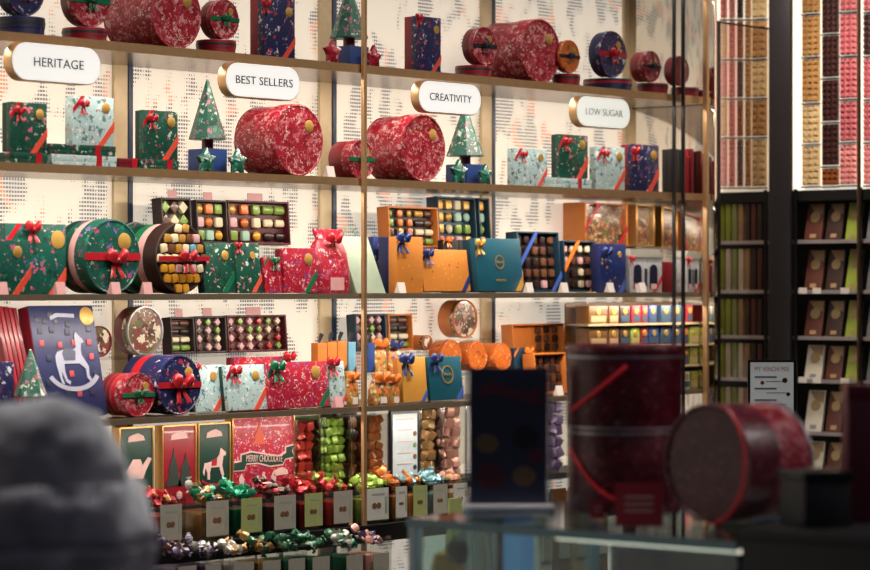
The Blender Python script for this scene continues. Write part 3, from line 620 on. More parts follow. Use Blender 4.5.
choc_box(566, 598, 240, 291, .13, .045, 'teal_dark', 'tray_dark', 'dark teal chocolate box with orange ribbon and scattered pale pralines', GCH, (4, 4), darkw, z0=zC+.001, rib='ribbon_orange')
gift(600, 626, 244, .05, .04, zC, 'navy_dots', 'navy', 'navy dotted gift box with navy bow in front of the grey house tin', GC, ribbon=('ribbon_navy', 'ribbon_blue'), bowpos=(.2, .8), bs=.2, sealpos=(.75, .78), seal_r=.07, strapa=.15)
zh_ = ledge(zC, 572, 660, 245)
def hamper(px0, px1, v, label, inner, rib=True):
    x0, d = pu(px0, v); x1, _ = pu(px1, v); W = x1-x0; zb = zh_; Hh = headroom(zb, zz(199, d)-zb); t = .012; D = .10
    r = empty('window_hamper', ((x0+x1)/2, v, zb + .0006)); tag(r, label, 'box', 'window hampers on the middle shelf')
    MB().box(-W/2, -W/2+t, 0, D, 0, Hh).box(W/2-t, W/2, 0, D, 0, Hh).box(-W/2+t, W/2-t, 0, D, 0, .005).box(-W/2+t, W/2-t, 0, D, Hh-.005, Hh).box(-W/2+t, W/2-t, D-.004, D, .005, Hh-.005).build('frame', 'orange' if rib else 'gold_edge', r, .001)
    MB().box(-W/2+t, W/2-t, .012, D*.7, .005, Hh*.93).build('filling', inner, r, .012)
    MB().box(-W/2+t, W/2-t, .002, .003, .005, Hh-.005).build('window_film', 'film', r)
    if rib: strap(r, W, Hh, W*.3, .012, 'ribbon_red', 'tl'); strap(r, W, Hh, W*.2, .012, 'ribbon_red', 'br'); bow(r, -W*.25, -.004, Hh*.9, .022, 'ribbon_red')
hamper(585, 628, .24, 'orange framed window hamper with red ribbon full of foil chocolates', 'foil_choc')
hamper(636, 655, .24, 'gold framed window hamper full of foil chocolates behind the grey house tins', 'foil_choc', False)
def house(px0, px1, pyt, v, label):
    x0, d = pu(px0, v); x1, _ = pu(px1, v); W = x1-x0; Hh = zz(pyt, d)-zC; D = .07
    r = empty('house_tin', ((x0+x1)/2, v, zC + .0006)); tag(r, label, 'tin', 'grey house-front tins')
    MB().box(-W/2, W/2, 0, D, 0, Hh*.86).build('body', 'house_print', r, .001)
    MB().box(-W/2-.002, W/2+.002, -.003, D, Hh*.80, Hh*.86).prism([(-W/2, Hh*.86), (W/2, Hh*.86), (W/2-.012, Hh), (-W/2+.012, Hh)], .004, D-.004).build('roof', 'paper_grey', r)
    for f in (-.27, .23):
        wn = MB().prism([(W*f-W*.12, Hh*.08), (W*f+W*.12, Hh*.08), (W*f+W*.12, Hh*.52)] + [(W*f+W*.12*math.cos(a), Hh*.52+W*.10*math.sin(a)) for a in [PI*i/8 for i in range(9)]] + [(W*f-W*.12, Hh*.52)], -.0015, .001).build('window', 'navy_deep', r)
        MB().box(W*f-W*.09, W*f+W*.09, -.0025, -.001, Hh*.08, Hh*.2).build('flower_box', 'print_pale', wn)
    MB().box(-W*.05, W*.03, -.0015, .001, Hh*.15, Hh*.55).build('door_panel', 'ink', r)
    strap(r, W, Hh*.9, W*.2, .012, 'ribbon_red', 'br')
    bow(r, -W*.5, -.004, Hh*.75, .026, 'ribbon_red')
house(630, 662, 249, .05, 'grey house-front tin with dark windows and red bow beside the navy dotted box')
gift(664, 674, 262, .07, .04, zC, 'dark_red', 'dark_red', 'narrow dark red box between the house tins and the twin posts', GC, ribbon=None, sealpos=None, strapa=0)
house(687, 699, 251, .05, 'grey house-front tin past the twin posts at the shelf end')

# ------------------------------------------------------------------ shelf D
GD = 'gift boxes on the lower shelf'
def red_stack():
    v = .10
    for i in range(5):
        px = 18 + i*4.6; x, d = pu(px, v); Hh = zz(306 + i*.6, d) - zD
        o = MB().add([(0,0,0),(.013,0,0),(.013,.10,0),(0,.10,0),(-.02,.075,Hh),(-.007,.075,Hh),(-.007,.175,Hh),(-.02,.175,Hh)], [(0,3,2,1),(4,5,6,7),(0,1,5,4),(1,2,6,5),(2,3,7,6),(3,0,4,7)]).build('folded_calendar', 'red_side' if i % 2 else 'dark_red', None, .001)
        o.location = (x, v, zD + .001)
        tag(o, ('folded red calendar pack upright beside the navy calendar, ' + ['outermost', 'second', 'middle', 'fourth', 'innermost'][i] + ' of five'), 'box', 'folded red calendar packs')
red_stack()
def calendar():
    v = .09; x0, d = pu(44, v); x1, _ = pu(108, v); W = x1-x0; Hh = zz(307, d)-zD
    r = empty('advent_calendar', ((x0+x1)/2, v, zD + .001 + .045*math.sin(math.radians(12))), 0, -math.radians(12)); tag(r, 'large navy advent calendar with white rocking horse leaning behind the green cone', 'calendar')
    MB().box(-W/2, W/2, 0, .045, 0, Hh).build('body', 'navy', r, .002)
    MB().box(-W/2-.0015, -W/2, .002, .044, .002, Hh-.002).build('side_panel', 'dark_red', r)
    P = lambda u, w: (-W/2 + u*W, w*Hh)
    # rocking horse print
    def blob(name, pts, mat, parent, y=-.0022): return MB().prism([P(*p) for p in pts], y, -.0003).build(name, mat, parent, smooth=0)
    hs = blob('horse_print', [(.30,.54),(.34,.58),(.46,.60),(.60,.60),(.64,.62),(.635,.72),(.66,.76),(.71,.72),(.76,.69),(.77,.66),(.73,.655),(.71,.60),(.71,.55),(.75,.50),(.80,.44),(.79,.36),(.83,.32),(.80,.30),(.75,.34),(.75,.42),(.66,.47),(.50,.47),(.42,.47),(.42,.40),(.44,.33),(.49,.31),(.47,.28),(.41,.31),(.37,.40),(.36,.35),(.39,.29),(.35,.29),(.32,.38),(.30,.46)][::-1][::-1], 'horse_white', r)
    blob('saddle_print', [(.43,.50),(.60,.50),(.62,.58),(.56,.605),(.45,.605),(.41,.57)], 'horse_grey', hs, -.003)
    arc = lambda rr, dz: [(.55 + .42*rr*math.cos(a), .42 + dz + .20*rr*math.sin(a)) for a in [PI*1.12 + PI*.76*i/14 for i in range(15)]]
    blob('rocker_print', arc(1, 0) + arc(.86, .012)[::-1], 'horse_white', hs)
    blob('banner_print', [(.30,.865),(.42,.895),(.68,.885),(.68,.92),(.40,.93),(.30,.90)], 'horse_white', r)
    seal(r, W*.38, -.0005, Hh*.90, W*.11)
    for u, w in ((.1,.88),(.22,.86),(.38,.86),(.30,.93),(.56,.83),(.12,.66),(.54,.755),(.40,.64),(.62,.66),(.86,.66),(.20,.52),(.87,.53),(.52,.38),(.24,.20),(.42,.20),(.60,.20),(.80,.20),(.14,.30),(.9,.36),(.12,.77),(.30,.78),(.88,.78)):
        dd = MB().box(-.009, .009, -.0018, 0, -.009, .009).build('window_flap', 'door_red' if random.random() < .25 else 'navy_deep', r, .001, loc=(*[P(u, w)[0]], 0, P(u, w)[1]))
calendar()
o = tree_carton(17, 44, 350, zD, .03, 'slim green cone tree carton in front of the navy advent calendar', 'cone tree cartons')
gift(-14, 14, 362, .05, .05, zD, 'navy_print', 'navy', 'navy print box beside the folded red packs, behind the fuzzy hat', GD, ribbon=None, sealpos=None, strapa=0)
zl = ledge(zD, 90, 292, 358, .225)
drum(100, 326, .24, .04, zD, 'wrapped_mix', 'dark_red', 'round tin of green wrapped sweets half hidden behind the advent calendar', 'round tins on the lower shelf', dz=zl-zD, sealpos=None, rim='dark_red')
drum(139, 373, .05, .10, zD, 'red_flake', 'dark_red', 'small red round tin with green bow beside the advent calendar', 'round tins on the lower shelf', ribbon=('ribbon_green', 'ribbon_green'), rings=['ribbon_red', 'red_side', 'dark_red'])
drum(180, 355, .04, .16, zD, 'navy_print', 'navy', 'navy print round tin with large red bow, lower shelf', 'round tins on the lower shelf', ribbon=('ribbon_red', 'ribbon_red'), bs=.42, rings=['navy', 'ribbon_red', 'navy'], seal_r=.18)
drum(145, 306, .24, .06, zD, 'wrapped_mix', 'dark_red', 'clear-lidded round tin of wrapped pralines standing behind the navy tin', 'round tins on the lower shelf', dz=zl-zD, rim='silver_rim', sealpos=None, ribbon=None)
L1 = lambda k, j: ('log', ['choc_milk', 'choc_dark', 'pral_cream', 'pral_green'][j], .8)
choc_box(172, 196, 316, 356, .25, .04, 'tray_dark', 'tray_dark', 'dark chocolate box with rows of brown, cream and green rolls behind navy tin', GCH, (2, 4), L1, z0=zl+.0005)
dm = lambda k, j: ('diamond', [['pral_pink', 'pral_green', 'pral_pink'], ['choc_milk', 'pral_pink', 'pral_green'], ['pral_pink', 'choc_milk', 'pral_cream'], ['choc_milk', 'pral_pink', 'pral_pink']][j % 4][k % 3], .8)
choc_box(197, 228, 315, 357, .25, .04, 'tray_dark', 'tray_dark', 'dark chocolate box of pink and green diamonds behind the pale blue boxes', GCH, (3, 4), dm, z0=zl+.0005)
dm2 = lambda k, j: dm(k, j) if k < 3 else (('diamond', ['pral_green', 'pral_cream', 'choc_milk', 'pral_red'][(j+k) % 4], .75))
choc_box(229, 288, 314, 357, .25, .04, 'tray_red', 'tray_red', 'wide dark red chocolate box of diamonds above the red print box, lower shelf', GCH, (6, 4), dm2, z0=zl+.0005)
gift(196, 227, 366, .08, .03, zD, 'snow_print', 'dark_green', 'pale blue snow print gift box partly behind the navy round tin', GD, lean=7, bowpos=(.05, .92), sealpos=(.65, .75))
gift(229, 268, 366, .05, .035, zD, 'snow_print', 'dark_green', 'pale blue snow print gift box with red bow in front of the red print box', GD, lean=7, bowpos=(.2, .82), bs=.22, sealpos=(.75, .75))
gift(234, 290, 357, .165, .035, zD, 'red_print', 'dark_red', 'wide red print box standing behind the pale blue boxes, only its top showing', GD, ribbon=('ribbon_red', 'ribbon_red'), bowpos=(.95, .95), bs=.2, sealpos=None, strapa=0)
gift(270, 330, 363, .04, .04, zD, 'red_print', 'dark_red', 'wide red print gift box with green bow and gold seal, lower shelf', GD, lean=6, ribbon=('ribbon_green', 'ribbon_green'), bowpos=(.14, .85), bs=.26, sealpos=(.80, .76), seal_r=.14, strapa=.22)
gift(331, 347, 362, .06, .03, zD, 'snow_print', 'snow_print', 'narrow pale blue box with red bow beside the wide red box', GD, lean=6, bowpos=(.2, .92), bs=.45, sealpos=None)
# slim sachets and cellophane bags by the brass post
xled = ledge(zD, 318, 405, 375, .14)
for i, (a, b, t, mt, lb) in enumerate(((318, 327, 343, 'orange', 'first orange slim sachet with black tie in the upper tier near the post'), (328, 337, 342, 'orange', 'second orange slim sachet with black tie in the upper tier near the post'), (338, 347, 341, 'orange', 'third orange slim sachet with black tie in the upper tier near the post'), (349, 356, 342, 'pral_blue', 'pale blue slim sachet next to the orange ones, upper tier'), (368, 375, 343, 'blue_box', 'dark blue slim sachet just past the brass post, upper tier'))):
    v = .15; x0, d = pu(a, v); x1, _ = pu(b, v); W = x1-x0; zb = xled + .0006; Hh = zz(t, d)-zb
    r = empty('slim_sachet', ((x0+x1)/2, v, zb)); tag(r, lb, 'bag', 'slim sachets by the brass post')
    MB().box(-W/2, W/2, 0, .03, 0, Hh).build('body', mt, r, .002)
    strap(r, W, Hh, W*.1, W*.35, 'ribbon_dark', 'br'); MB().tube([(0, .015, Hh-.002), (.004, .015, Hh+.012), (.010, .012, Hh+.028)], [.003, .006, .007], 8).build('tie', 'ribbon_dark', r)
for (a, b, t, v, zb, bm, lb) in ((376, 389, 339, .15, xled, 'ribbon_orange', 'cellophane bag of mixed sweets with orange bow in the upper tier'), (391, 404, 341, .15, xled, 'ribbon_navy', 'cellophane bag with navy bow in the upper tier'), (349, 361, 372, .05, zD, 'ribbon_orange', 'cellophane bag with orange bow on the red box side of the brass post'), (376, 391, 374, .04, zD, 'ribbon_orange', 'cellophane bag with orange bow first past the brass post, lower tier'), (390.5, 402, 375, .04, zD, 'ribbon_orange', 'cellophane bag with orange bow against the amber box, lower tier')):
    pouch(a, b, t, v, zb, 'cello_mix', 'navy', lb, 'cellophane sweet bags', D=.045, bowm=bm, bs=.42, name='cellophane_bag', top=.76, lab=zb == zD)
gift(331, 343, 376, .10, .04, zD, 'navy_dots', 'navy', 'slim navy box behind the narrow pale blue box', GD, ribbon=(None, 'ribbon_orange'), sealpos=None, strapa=.3)
zl = ledge(zD, 352, 438, 353, .26)
choc_box(357, 388, 313, 352, .28, .04, 'teal_dark', 'tray_dark', 'dark teal chocolate box of diamonds behind the brass post', GCH, (4, 4), dm, z0=zl+.0005)
choc_box(390, 414, 313, 352, .28, .04, 'orange', 'tray_dark', 'orange framed chocolate box with rows of rolls above the amber box', GCH, (2, 4), L1, z0=zl+.0005)
drum(427, 335, .25, .06, zD, 'wrapped_mix', 'orange', 'small orange round tin of wrapped pralines above the teal box', 'round tins on the lower shelf', dz=zl-zD, sealpos=None, rim='orange', lidf=.2)
zl = ledge(zD, 446, 492, 339, .262)
drum(465, 298, .27, .07, zD, 'wrapped_mix', 'orange', 'larger orange round tin of wrapped pralines standing above the orange drums', 'round tins on the lower shelf', dz=zl-zD, sealpos=None, rim='orange', lidf=.2)
gift(404, 428, 358, .04, .04, zD, 'amber', 'orange', 'plain amber gift box with blue bow beside the teal emblem box', GD, lean=5, ribbon=('ribbon_navy', 'ribbon_blue'), bowpos=(.12, .88), bs=.34, sealpos=None, strapa=.14)
def emblem(r, W, Hh, D):
    MB().lathe([(W*.15, 0), (W*.15, -.0012), (W*.18, -.0012), (W*.18, 0)], 'y', (W*.05, -.0008, Hh*.58), 28).build('emblem_ring', 'gold_text', r)
    text('Venchi', W*.09, 'gold_text', r, (W*.05, -.0022, Hh*.58), shear=.3)
gift(431, 464, 358, .04, .05, zD, 'teal', 'teal_dark', 'teal gift box with gold ring emblem and blue bow, lower shelf', GD, lean=6, ribbon=('ribbon_navy', 'ribbon_blue'), bowpos=(.2, .90), bs=.24, sealpos=None, strapa=.12, extra=emblem)
zl = ledge(zD, 436, 512, 374, .135)
drum(452, 340, .19, .06, zD, 'orange_flake', 'orange_flake', 'orange print drum tin behind the teal emblem box', 'orange drum tins in a row', dz=zl-zD, sealpos=None)
drum(478, 341, .17, .07, zD, 'orange_flake', 'orange_flake', 'orange print drum tin, middle of the three in a row', 'orange drum tins in a row', dz=zl-zD, sealpos=None)
drum(503, 343, .145, .09, zD, 'orange_flake', 'orange', 'orange print drum tin nearest the dark sign board', 'orange drum tins in a row', dz=zl-zD, sealpos=None, ribbon=None)
wood = lambda k, j: ('cube', 'choc_milk' if (k+j) % 2 else 'choc_dark', .8)
zl = ledge(zD, 514, 580, 364, .22)
choc_box(514, 566, 323, 363, .24, .05, 'orange', 'orange', 'orange framed box with a brown praline grid, standing highest behind the sign board', GCH, (6, 4), lambda k, j: wood(k, j) if k > 2 else None, z0=zl+.0005)
choc_box(536, 568, 352, 394, .10, .05, 'orange', 'orange', 'orange framed box with a brown praline grid, below and before its twin', GCH, (5, 4), wood, z0=zD+.001)
gift(514, 530, 348, .17, .045, zD, 'teal_dark', 'navy', 'dark blue box with orange bow between orange drums and orange framed boxes', GD, ribbon=('ribbon_orange', 'ribbon_orange'), bowpos=(.8, .9), bs=.3, sealpos=None, strapa=.2)

# tiers of small cartons at the far end of shelf D
GJ = 'small cartons in tight tiers'
tz = []
for pyb in (323, 345, 366, 390):
    v = .06; x0, d0 = pu(586, v); x1, d1 = pu(706, v); z = zz(pyb, pu(650, v)[1])
    if pyb < 390: MB().box(x0, min(x1, xR-.06), v-.01, .15, z-.007, z).build('tier_shelf', 'post_cream', sh)
    else: z = zD
    tz.append(z)
x0, _ = pu(586, .06); MB().box(x0-.006, x0, .05, .15, zD+.0005, tz[0]+.075).build('tier_side', 'acrylic', sh); MB().box(x0, xR-.06, .15, .154, zD+.0005, tz[0]+.075).build('tier_back', 'jar_wood', sh)
tiers = [[(589, 608, 'wood'), (609, 619, 'brown'), (620, 630, 'dark'), (632, 641, 'red'), (642, 648, 'red'), (649, 657, 'blue'), (661, 671, 'slate'), (672, 682, 'slate'), (687, 693, 'red'), (699, 703, 'brown')],
         [(589, 608, 'wood'), (609, 619, 'brown'), (620, 630, 'dark'), (631, 640, 'lime'), (641, 648, 'red'), (649, 659, 'blue'), (661, 671, 'slate'), (672, 682, 'blue'), (683, 689, 'red'), (690, 699, 'lime'), (699, 703, 'dark')],
         [(684, 689, 'red'), (690, 698, 'lime'), (699, 703, 'brown')],
         [(684, 690, 'pale'), (691, 698, 'lime'), (699, 703, 'pale')]]
TN = ['top', 'second', 'third', 'lowest']
ORD = ['first', 'second', 'third', 'fourth', 'fifth', 'sixth', 'seventh', 'eighth', 'ninth', 'tenth', 'eleventh', 'twelfth']
CN = dict(wood='woody brown', brown='tan brown', dark='dark brown', red='red', blue='blue', slate='slate blue', lime='lime green', pale='pale green')
for j, row in enumerate(tiers):
    for i, (a, b, c) in enumerate(row):
        v = .058; x0, d = pu(a, v); x1, _ = pu(b, v); W = x1-x0-.003; Hh = .062
        r = empty('small_carton', ((x0+x1)/2, v, tz[j] + .0006)); tag(r, f'small {CN[c]} carton, {ORD[i]} along the {TN[j]} tier of cartons' + (' past the twin posts' if j > 1 else ''), 'box', GJ)
        MB().box(-W/2, W/2, 0, .06, 0, Hh).build('body', 'jar_' + c, r, .0015)
        MB().box(-W/2*.8, W/2*.8, -.001, .0005, Hh*.1, Hh*.45).build('label_panel', 'tan_pack' if c in ('wood', 'brown', 'lime') else 'jar_slate', r)
        seal(r, 0, -.001, Hh*.68, min(W*.3, .012), 'gold_text', 'emblem')

# price tags along the shelves
GP = 'small price tags'
for px, y, z, mt, lb in ((332, .02, zB, 'tag_white', 'white price tag between the best sellers drum and the small ribboned tin'), (62, .012, zC, 'tag_pink', 'pink price tag in front of the large green floral box'), (4, .012, zC, 'tag_pink', 'pink price tag before the smaller teal green floral box'),
                     (117, .012, zC, 'tag_pink', 'pink price tag before the green floral round tin'), (149, .012, zC, 'tag_pink', 'pink price tag before the open round praline tin'), (403, .012, zC, 'tag_white', 'white price tag before the narrow orange printed box'),
                     (531, .012, zC, 'tag_white', 'white price tag between the teal book box and dark chocolate box'), (566, .012, zC, 'tag_white', 'white price tag before the chocolate box of pale pralines'), (612, .012, zC, 'tag_white', 'white price tag before the navy dotted gift box'), (644, .012, zC, 'tag_white', 'white price tag before the grey house-front tin'),
                     (561, .03, zD, 'tag_white', 'white price tag before the lower orange framed box'), (340, .015, zD, 'tag_pink', 'pink price tag before the narrow pale blue box')):
    x, d = pu(px, y)
    o = MB().add([(-.017,0,0),(.017,0,0),(.017,.022,0),(-.017,.022,0),(-.017,.008,.034),(.017,.008,.034),(.017,.010,.034),(-.017,.010,.034)], [(0,3,2,1),(4,5,6,7),(0,1,5,4),(1,2,6,5),(2,3,7,6),(3,0,4,7)]).build('price_tag', mt, None)
    o.location = (x, y, z + .0012); tag(o, lb, 'price tag', GP)

# ------------------------------------------------------------------ lower rows: printed packs, sweet bins
def pack(px0, px1, pyt, v, mat, label, group, art=None, D=.03):
    x0, d = pu(px0, v); x1, _ = pu(px1, v); W = x1-x0; Hh = zz(pyt, d)-zG
    r = empty('gift_pack', ((x0+x1)/2, v, zG + .0006)); tag(r, label, 'box', group)
    MB().box(-W/2, W/2, 0, D, 0, Hh).build('body', mat, r, .001)
    e = .004
    MB().box(-W/2-.001, -W/2+e, -.003, D, 0, Hh).box(W/2-e, W/2+.001, -.003, D, 0, Hh).box(-W/2+e, W/2-e, -.003, 0, Hh-e, Hh+.001).build('gilt_edge', 'gold_edge', r)
    if art: art(r, W, Hh)
def poly(r, name, pts, W, Hh, mat, y=-.002): return MB().prism([(-W/2+u*W, w*Hh) for u, w in pts], y, .0002).build(name, mat, r, smooth=0)
def logo_blob(r, W, Hh, u=.5, w=.86, s=.5):
    poly(r, 'logo_print', [(u-s/2, w-.045), (u+s/2, w-.03), (u+s*.42, w+.025), (u+s*.1, w+.06), (u-s*.2, w+.045), (u-s*.45, w+.02)], W, Hh, 'print_pale')
def art_snow(r, W, Hh):
    logo_blob(r, W, Hh)
    poly(r, 'figure_print', [(.3,.36),(.7,.36),(.78,.46),(.95,.60),(.85,.62),(.68,.52),(.62,.60),(.4,.60),(.30,.52),(.2,.45)], W, Hh, 'print_pale')
def art_pines(r, W, Hh):
    logo_blob(r, W, Hh)
    for u, s in ((.33, 1), (.68, .9)):
        poly(r, 'pine_print', [(u-.24, .24), (u+.24, .24), (u+.10, .42), (u+.16, .42), (u+.04, .58*s+.03), (u, .72*s), (u-.04, .58*s+.03), (u-.16, .42), (u-.10, .42)], W, Hh, 'print_pine')
    poly(r, 'bauble_print', [(.42,.10),(.5,.07),(.58,.10),(.58,.15),(.5,.18),(.42,.15)], W, Hh, 'print_pale')
def art_horse(r, W, Hh):
    logo_blob(r, W, Hh)
    poly(r, 'horse_print', [(.28,.50),(.55,.53),(.66,.60),(.70,.68),(.86,.62),(.86,.58),(.78,.58),(.74,.46),(.80,.34),(.76,.29),(.70,.36),(.66,.44),(.40,.44),(.36,.38),(.36,.29),(.28,.29),(.28,.38),(.22,.44),(.18,.34),(.14,.38),(.20,.50)], W, Hh, 'print_pale')
    poly(r, 'rocker_print', [(.1,.27),(.3,.21),(.6,.20),(.9,.27),(.9,.30),(.6,.235),(.3,.245),(.1,.30)], W, Hh, 'red_card')
    poly(r, 'saddle_print', [(.40,.46),(.56,.46),(.58,.55),(.42,.53)], W, Hh, 'red_card', -.003)
def art_merry(r, W, Hh):
    logo_blob(r, W, Hh, .78, .30, .24)
    poly(r, 'pine_print', [(.30,.66),(.56,.66),(.48,.74),(.52,.74),(.45,.86),(.43,.94),(.41,.86),(.34,.74),(.38,.74)], W, Hh, 'print_red')
    bn = poly(r, 'banner', [(.02,.36),(.02,.45),(.14,.46),(.14,.54),(.30,.565),(.55,.52),(.75,.49),(.86,.53),(.86,.60),(.99,.62),(.95,.55),(.99,.48),(.84,.46),(.80,.40),(.60,.39),(.40,.44),(.22,.44),(.18,.36)], W, Hh, 'green_banner', -.004)
    poly(bn, 'banner_trim', [(.0,.345),(.0,.47),(.125,.475),(.125,.555),(.30,.585),(.55,.54),(.75,.51),(.845,.55),(.845,.615),(1.0,.64),(.97,.55),(1.0,.465),(.85,.445),(.81,.38),(.60,.37),(.40,.42),(.22,.42),(.19,.345)], W, Hh, 'print_pale', -.003)
    text('MERRY CHOCOLATE', .03, 'print_pale', bn, (0, -.0045, Hh*.478), rot=(PI/2, math.radians(3), 0), width=W*.58)
    for u in (.15, .5, .66): poly(r, 'bauble_print', [(u-.03,.16),(u+.03,.16),(u+.04,.24),(u,.32),(u-.04,.24)], W, Hh, 'print_pale')
GPK = 'printed gift packs behind the sweet trays'
pack(119, 153, 428, .19, 'dark_green', 'dark green gift pack with a pale figure print beside the fuzzy hat', GPK, art_snow)
pack(162, 196, 426, .18, 'red_side', 'red gift pack printed with two dark pine trees', GPK, art_pines)
pack(198, 230, 424, .18, 'dark_green', 'dark green gift pack printed with a rocking horse', GPK, art_horse)
pack(232, 294, 418, .18, 'red_print', 'wide red gift pack with green banner reading merry chocolate', GPK, art_merry)

def candy_mb():
    mb = MB(); n = 8; rings = []
    for u, r in ((-.5, .10), (-.42, .34), (-.15, .46), (.15, .46), (.42, .34), (.5, .10)):
        rings.append([(r*math.cos(a)*(1 + .12*math.cos(4*a)), r*math.sin(a)*(1 + .12*math.cos(4*a)), u*.9) for a in [2*PI*k/n for k in range(n)]])
    mb.loft(rings)
    for s in (-1, 1):
        fan = []
        for u, w in ((0, .07), (.5, .24), (1, .36)):
            fan.append([((w*math.cos(a)), (.05+.05*u)*math.sin(a) + .08*u*math.cos(3*a), s*(.42 + .36*u)) for a in [2*PI*k/8 for k in range(8)]])
        mb.loft(fan)
    return mb
def candy_mesh(mat): return cached(('candy', mat), lambda: mesh_of(candy_mb(), 'wrapped_sweet', mat, smooth=28))
def block_mb():
    mb = MB().box(-.42, .42, -.34, .34, -.42, .42)
    return mb
def block_mesh(mat): return cached(('block', mat), lambda: mesh_of(block_mb(), 'wrapped_sweet', mat, bevel=.16, seg=2, smooth=40))
n_candy = 0
def candy(mat, loc, s, label, group, block=False):
    global n_candy; n_candy += 1
    rr = .5 if block else PI
    o = inst((block_mesh if block else candy_mesh)('candy_' + mat), 'wrapped_sweet', None, loc, (s, s, s), (random.uniform(-rr, rr), random.uniform(-rr, rr), random.uniform(-rr, rr)))
    tag(o, label, 'sweet', group)
GBIN = 'tall clear sweet columns'
def column_bin(px0, px1, pyt, col, label, clabel, v=.17, nx=3, depth=.14, mats=None):
    x0, d = pu(px0, v); x1, _ = pu(px1, v); W = x1-x0; Hh = zz(pyt, d)-zG; t = .003
    r = empty('sweet_column', ((x0+x1)/2, v, zG + .0006)); tag(r, label, 'bin', GBIN)
    MB().box(-W/2, W/2, 0, t, Hh*.22, Hh).build('front_panel', 'acrylic', r)
    MB().box(-W/2, -W/2+t, t, depth, 0, Hh).box(W/2-t, W/2, t, depth, 0, Hh).build('side_panel', 'acrylic', r)
    MB().box(-W/2+t, W/2-t, depth-t, depth, 0, Hh).build('back_panel', {'red': 'dark_red', 'green': 'print_green', 'gold': 'caramel', 'pink': 'pral_brown', 'purple': 'navy'}.get(col, 'jar_wood'), r)
    for sx in (-1, 1): MB().box(sx*(W/2-.003)-.003, sx*(W/2-.003)+.003, -.001, .004, 0, Hh).build('edge', 'acrylic_edge', r)
    cw = (W-.008)/nx; rows = max(3, int((Hh-.03)/(cw*.95)))
    rows = max(3, round((min(Hh, zD-.018-zG)-.01)/(cw*.92)))
    fl = MB(); ch = (min(Hh, zD-.018-zG)-.010)/rows
    for j in range(rows):
        for k in range(nx): fl.box(-W/2+.005+cw*(k+.04), -W/2+.005+cw*(k+.96), .012+cw*.98+random.uniform(0, .006), depth-.006, .004+ch*(j+.05), .004+ch*(j+.97))
    fl.build('sweets_filling', 'candy_' + (col if not mats else mats[0]), r, .004)['kind'] = 'stuff'
    for j in range(rows):
        for k in range(nx):
            candy(col if not mats else random.choice(mats), (r.location.x - W/2 + .004 + cw*(k+.5) + random.uniform(-.1, .1)*cw, v + .012 + cw*.42 + random.uniform(0, .012), zG + .006 + ch*(j+.5) + random.uniform(-.05, .05)*cw), min(cw, ch)*1.10, clabel, clabel.split(' behind')[0][:60], True)
column_bin(296, 321, 421, 'red', 'clear tall column of red wrapped sweets beside the merry chocolate pack', 'red wrapped sweet stacked in the clear column beside the merry chocolate pack')
column_bin(324, 351, 418, 'green', 'clear tall column of lime green wrapped sweets before the brass post', 'lime green wrapped sweet stacked in the clear column before the post', nx=4)
column_bin(353, 363, 416, 'copper', 'narrow clear column of copper wrapped sweets at the brass post', 'copper wrapped sweet in the narrow clear column at the brass post', nx=1, mats=['copper', 'brown'])
column_bin(368, 389, 415, 'orange', 'clear tall column of orange wrapped sweets next to the menu card', 'orange wrapped sweet stacked in the clear column next to the menu card')
column_bin(420, 442, 409, 'gold', 'clear tall column of golden wrapped sweets past the menu card', 'golden wrapped sweet stacked in the clear column past the menu card')
column_bin(443, 467, 406, 'pink', 'clear tall column of pinkish wrapped sweets past the golden column', 'pinkish wrapped sweet stacked in the clear column past the golden one')
column_bin(546, 570, 402, 'purple', 'clear column of purple wrapped sweets between sign board and red drum', 'purple wrapped sweet stacked between the sign board and red drum')
# menu card on the bins
def menu_card():
    v = .10; x0, d = pu(391, v); x1, _ = pu(420, v); W = x1-x0; zb = zz(480, d); Hh = zz(412, d)-zb
    r = empty('menu_card', ((x0+x1)/2, v, zG + .0006), 0); tag(r, 'pale menu card in black frame standing between orange and golden sweet columns', 'sign')
    b = zb - zG; t = .009
    MB().box(-W/2, -W/2+t, 0, .012, b, b+Hh).box(W/2-t, W/2, 0, .012, b, b+Hh).box(-W/2+t, W/2-t, 0, .012, b, b+t).box(-W/2+t, W/2-t, 0, .012, b+Hh-t, b+Hh).build('frame', 'frame_black', r)
    MB().box(-W/2+t, W/2-t, .003, .010, b+t, b+Hh-t).build('card', 'paper_blue', r)
    MB().box(-.004, .004, .002, .008, 0, b).build('stem', 'frame_black', r)
    MB().box(-.04, .04, -.012, .03, 0, .004).build('foot', 'frame_black', r)
    MB().box(-W*.3, W*.3, .0018, .003, b+Hh*.87, b+Hh*.89).build('text_line', 'print_faint', r)
    for i, w in enumerate((.72, .55, .38, .22)):
        MB().box(-W*.26, W*.26, .0018, .003, b+Hh*w-.0014, b+Hh*w+.0014).build('text_line', 'print_faint', r)
        seal(r, W*.34, .0022, b+Hh*(w-.06), .008, ['print_brown', 'print_green', 'print_brown', 'ink'][i], 'sweet_picture')
menu_card()
GT = 'clear sweet trays on the counter edge'; 
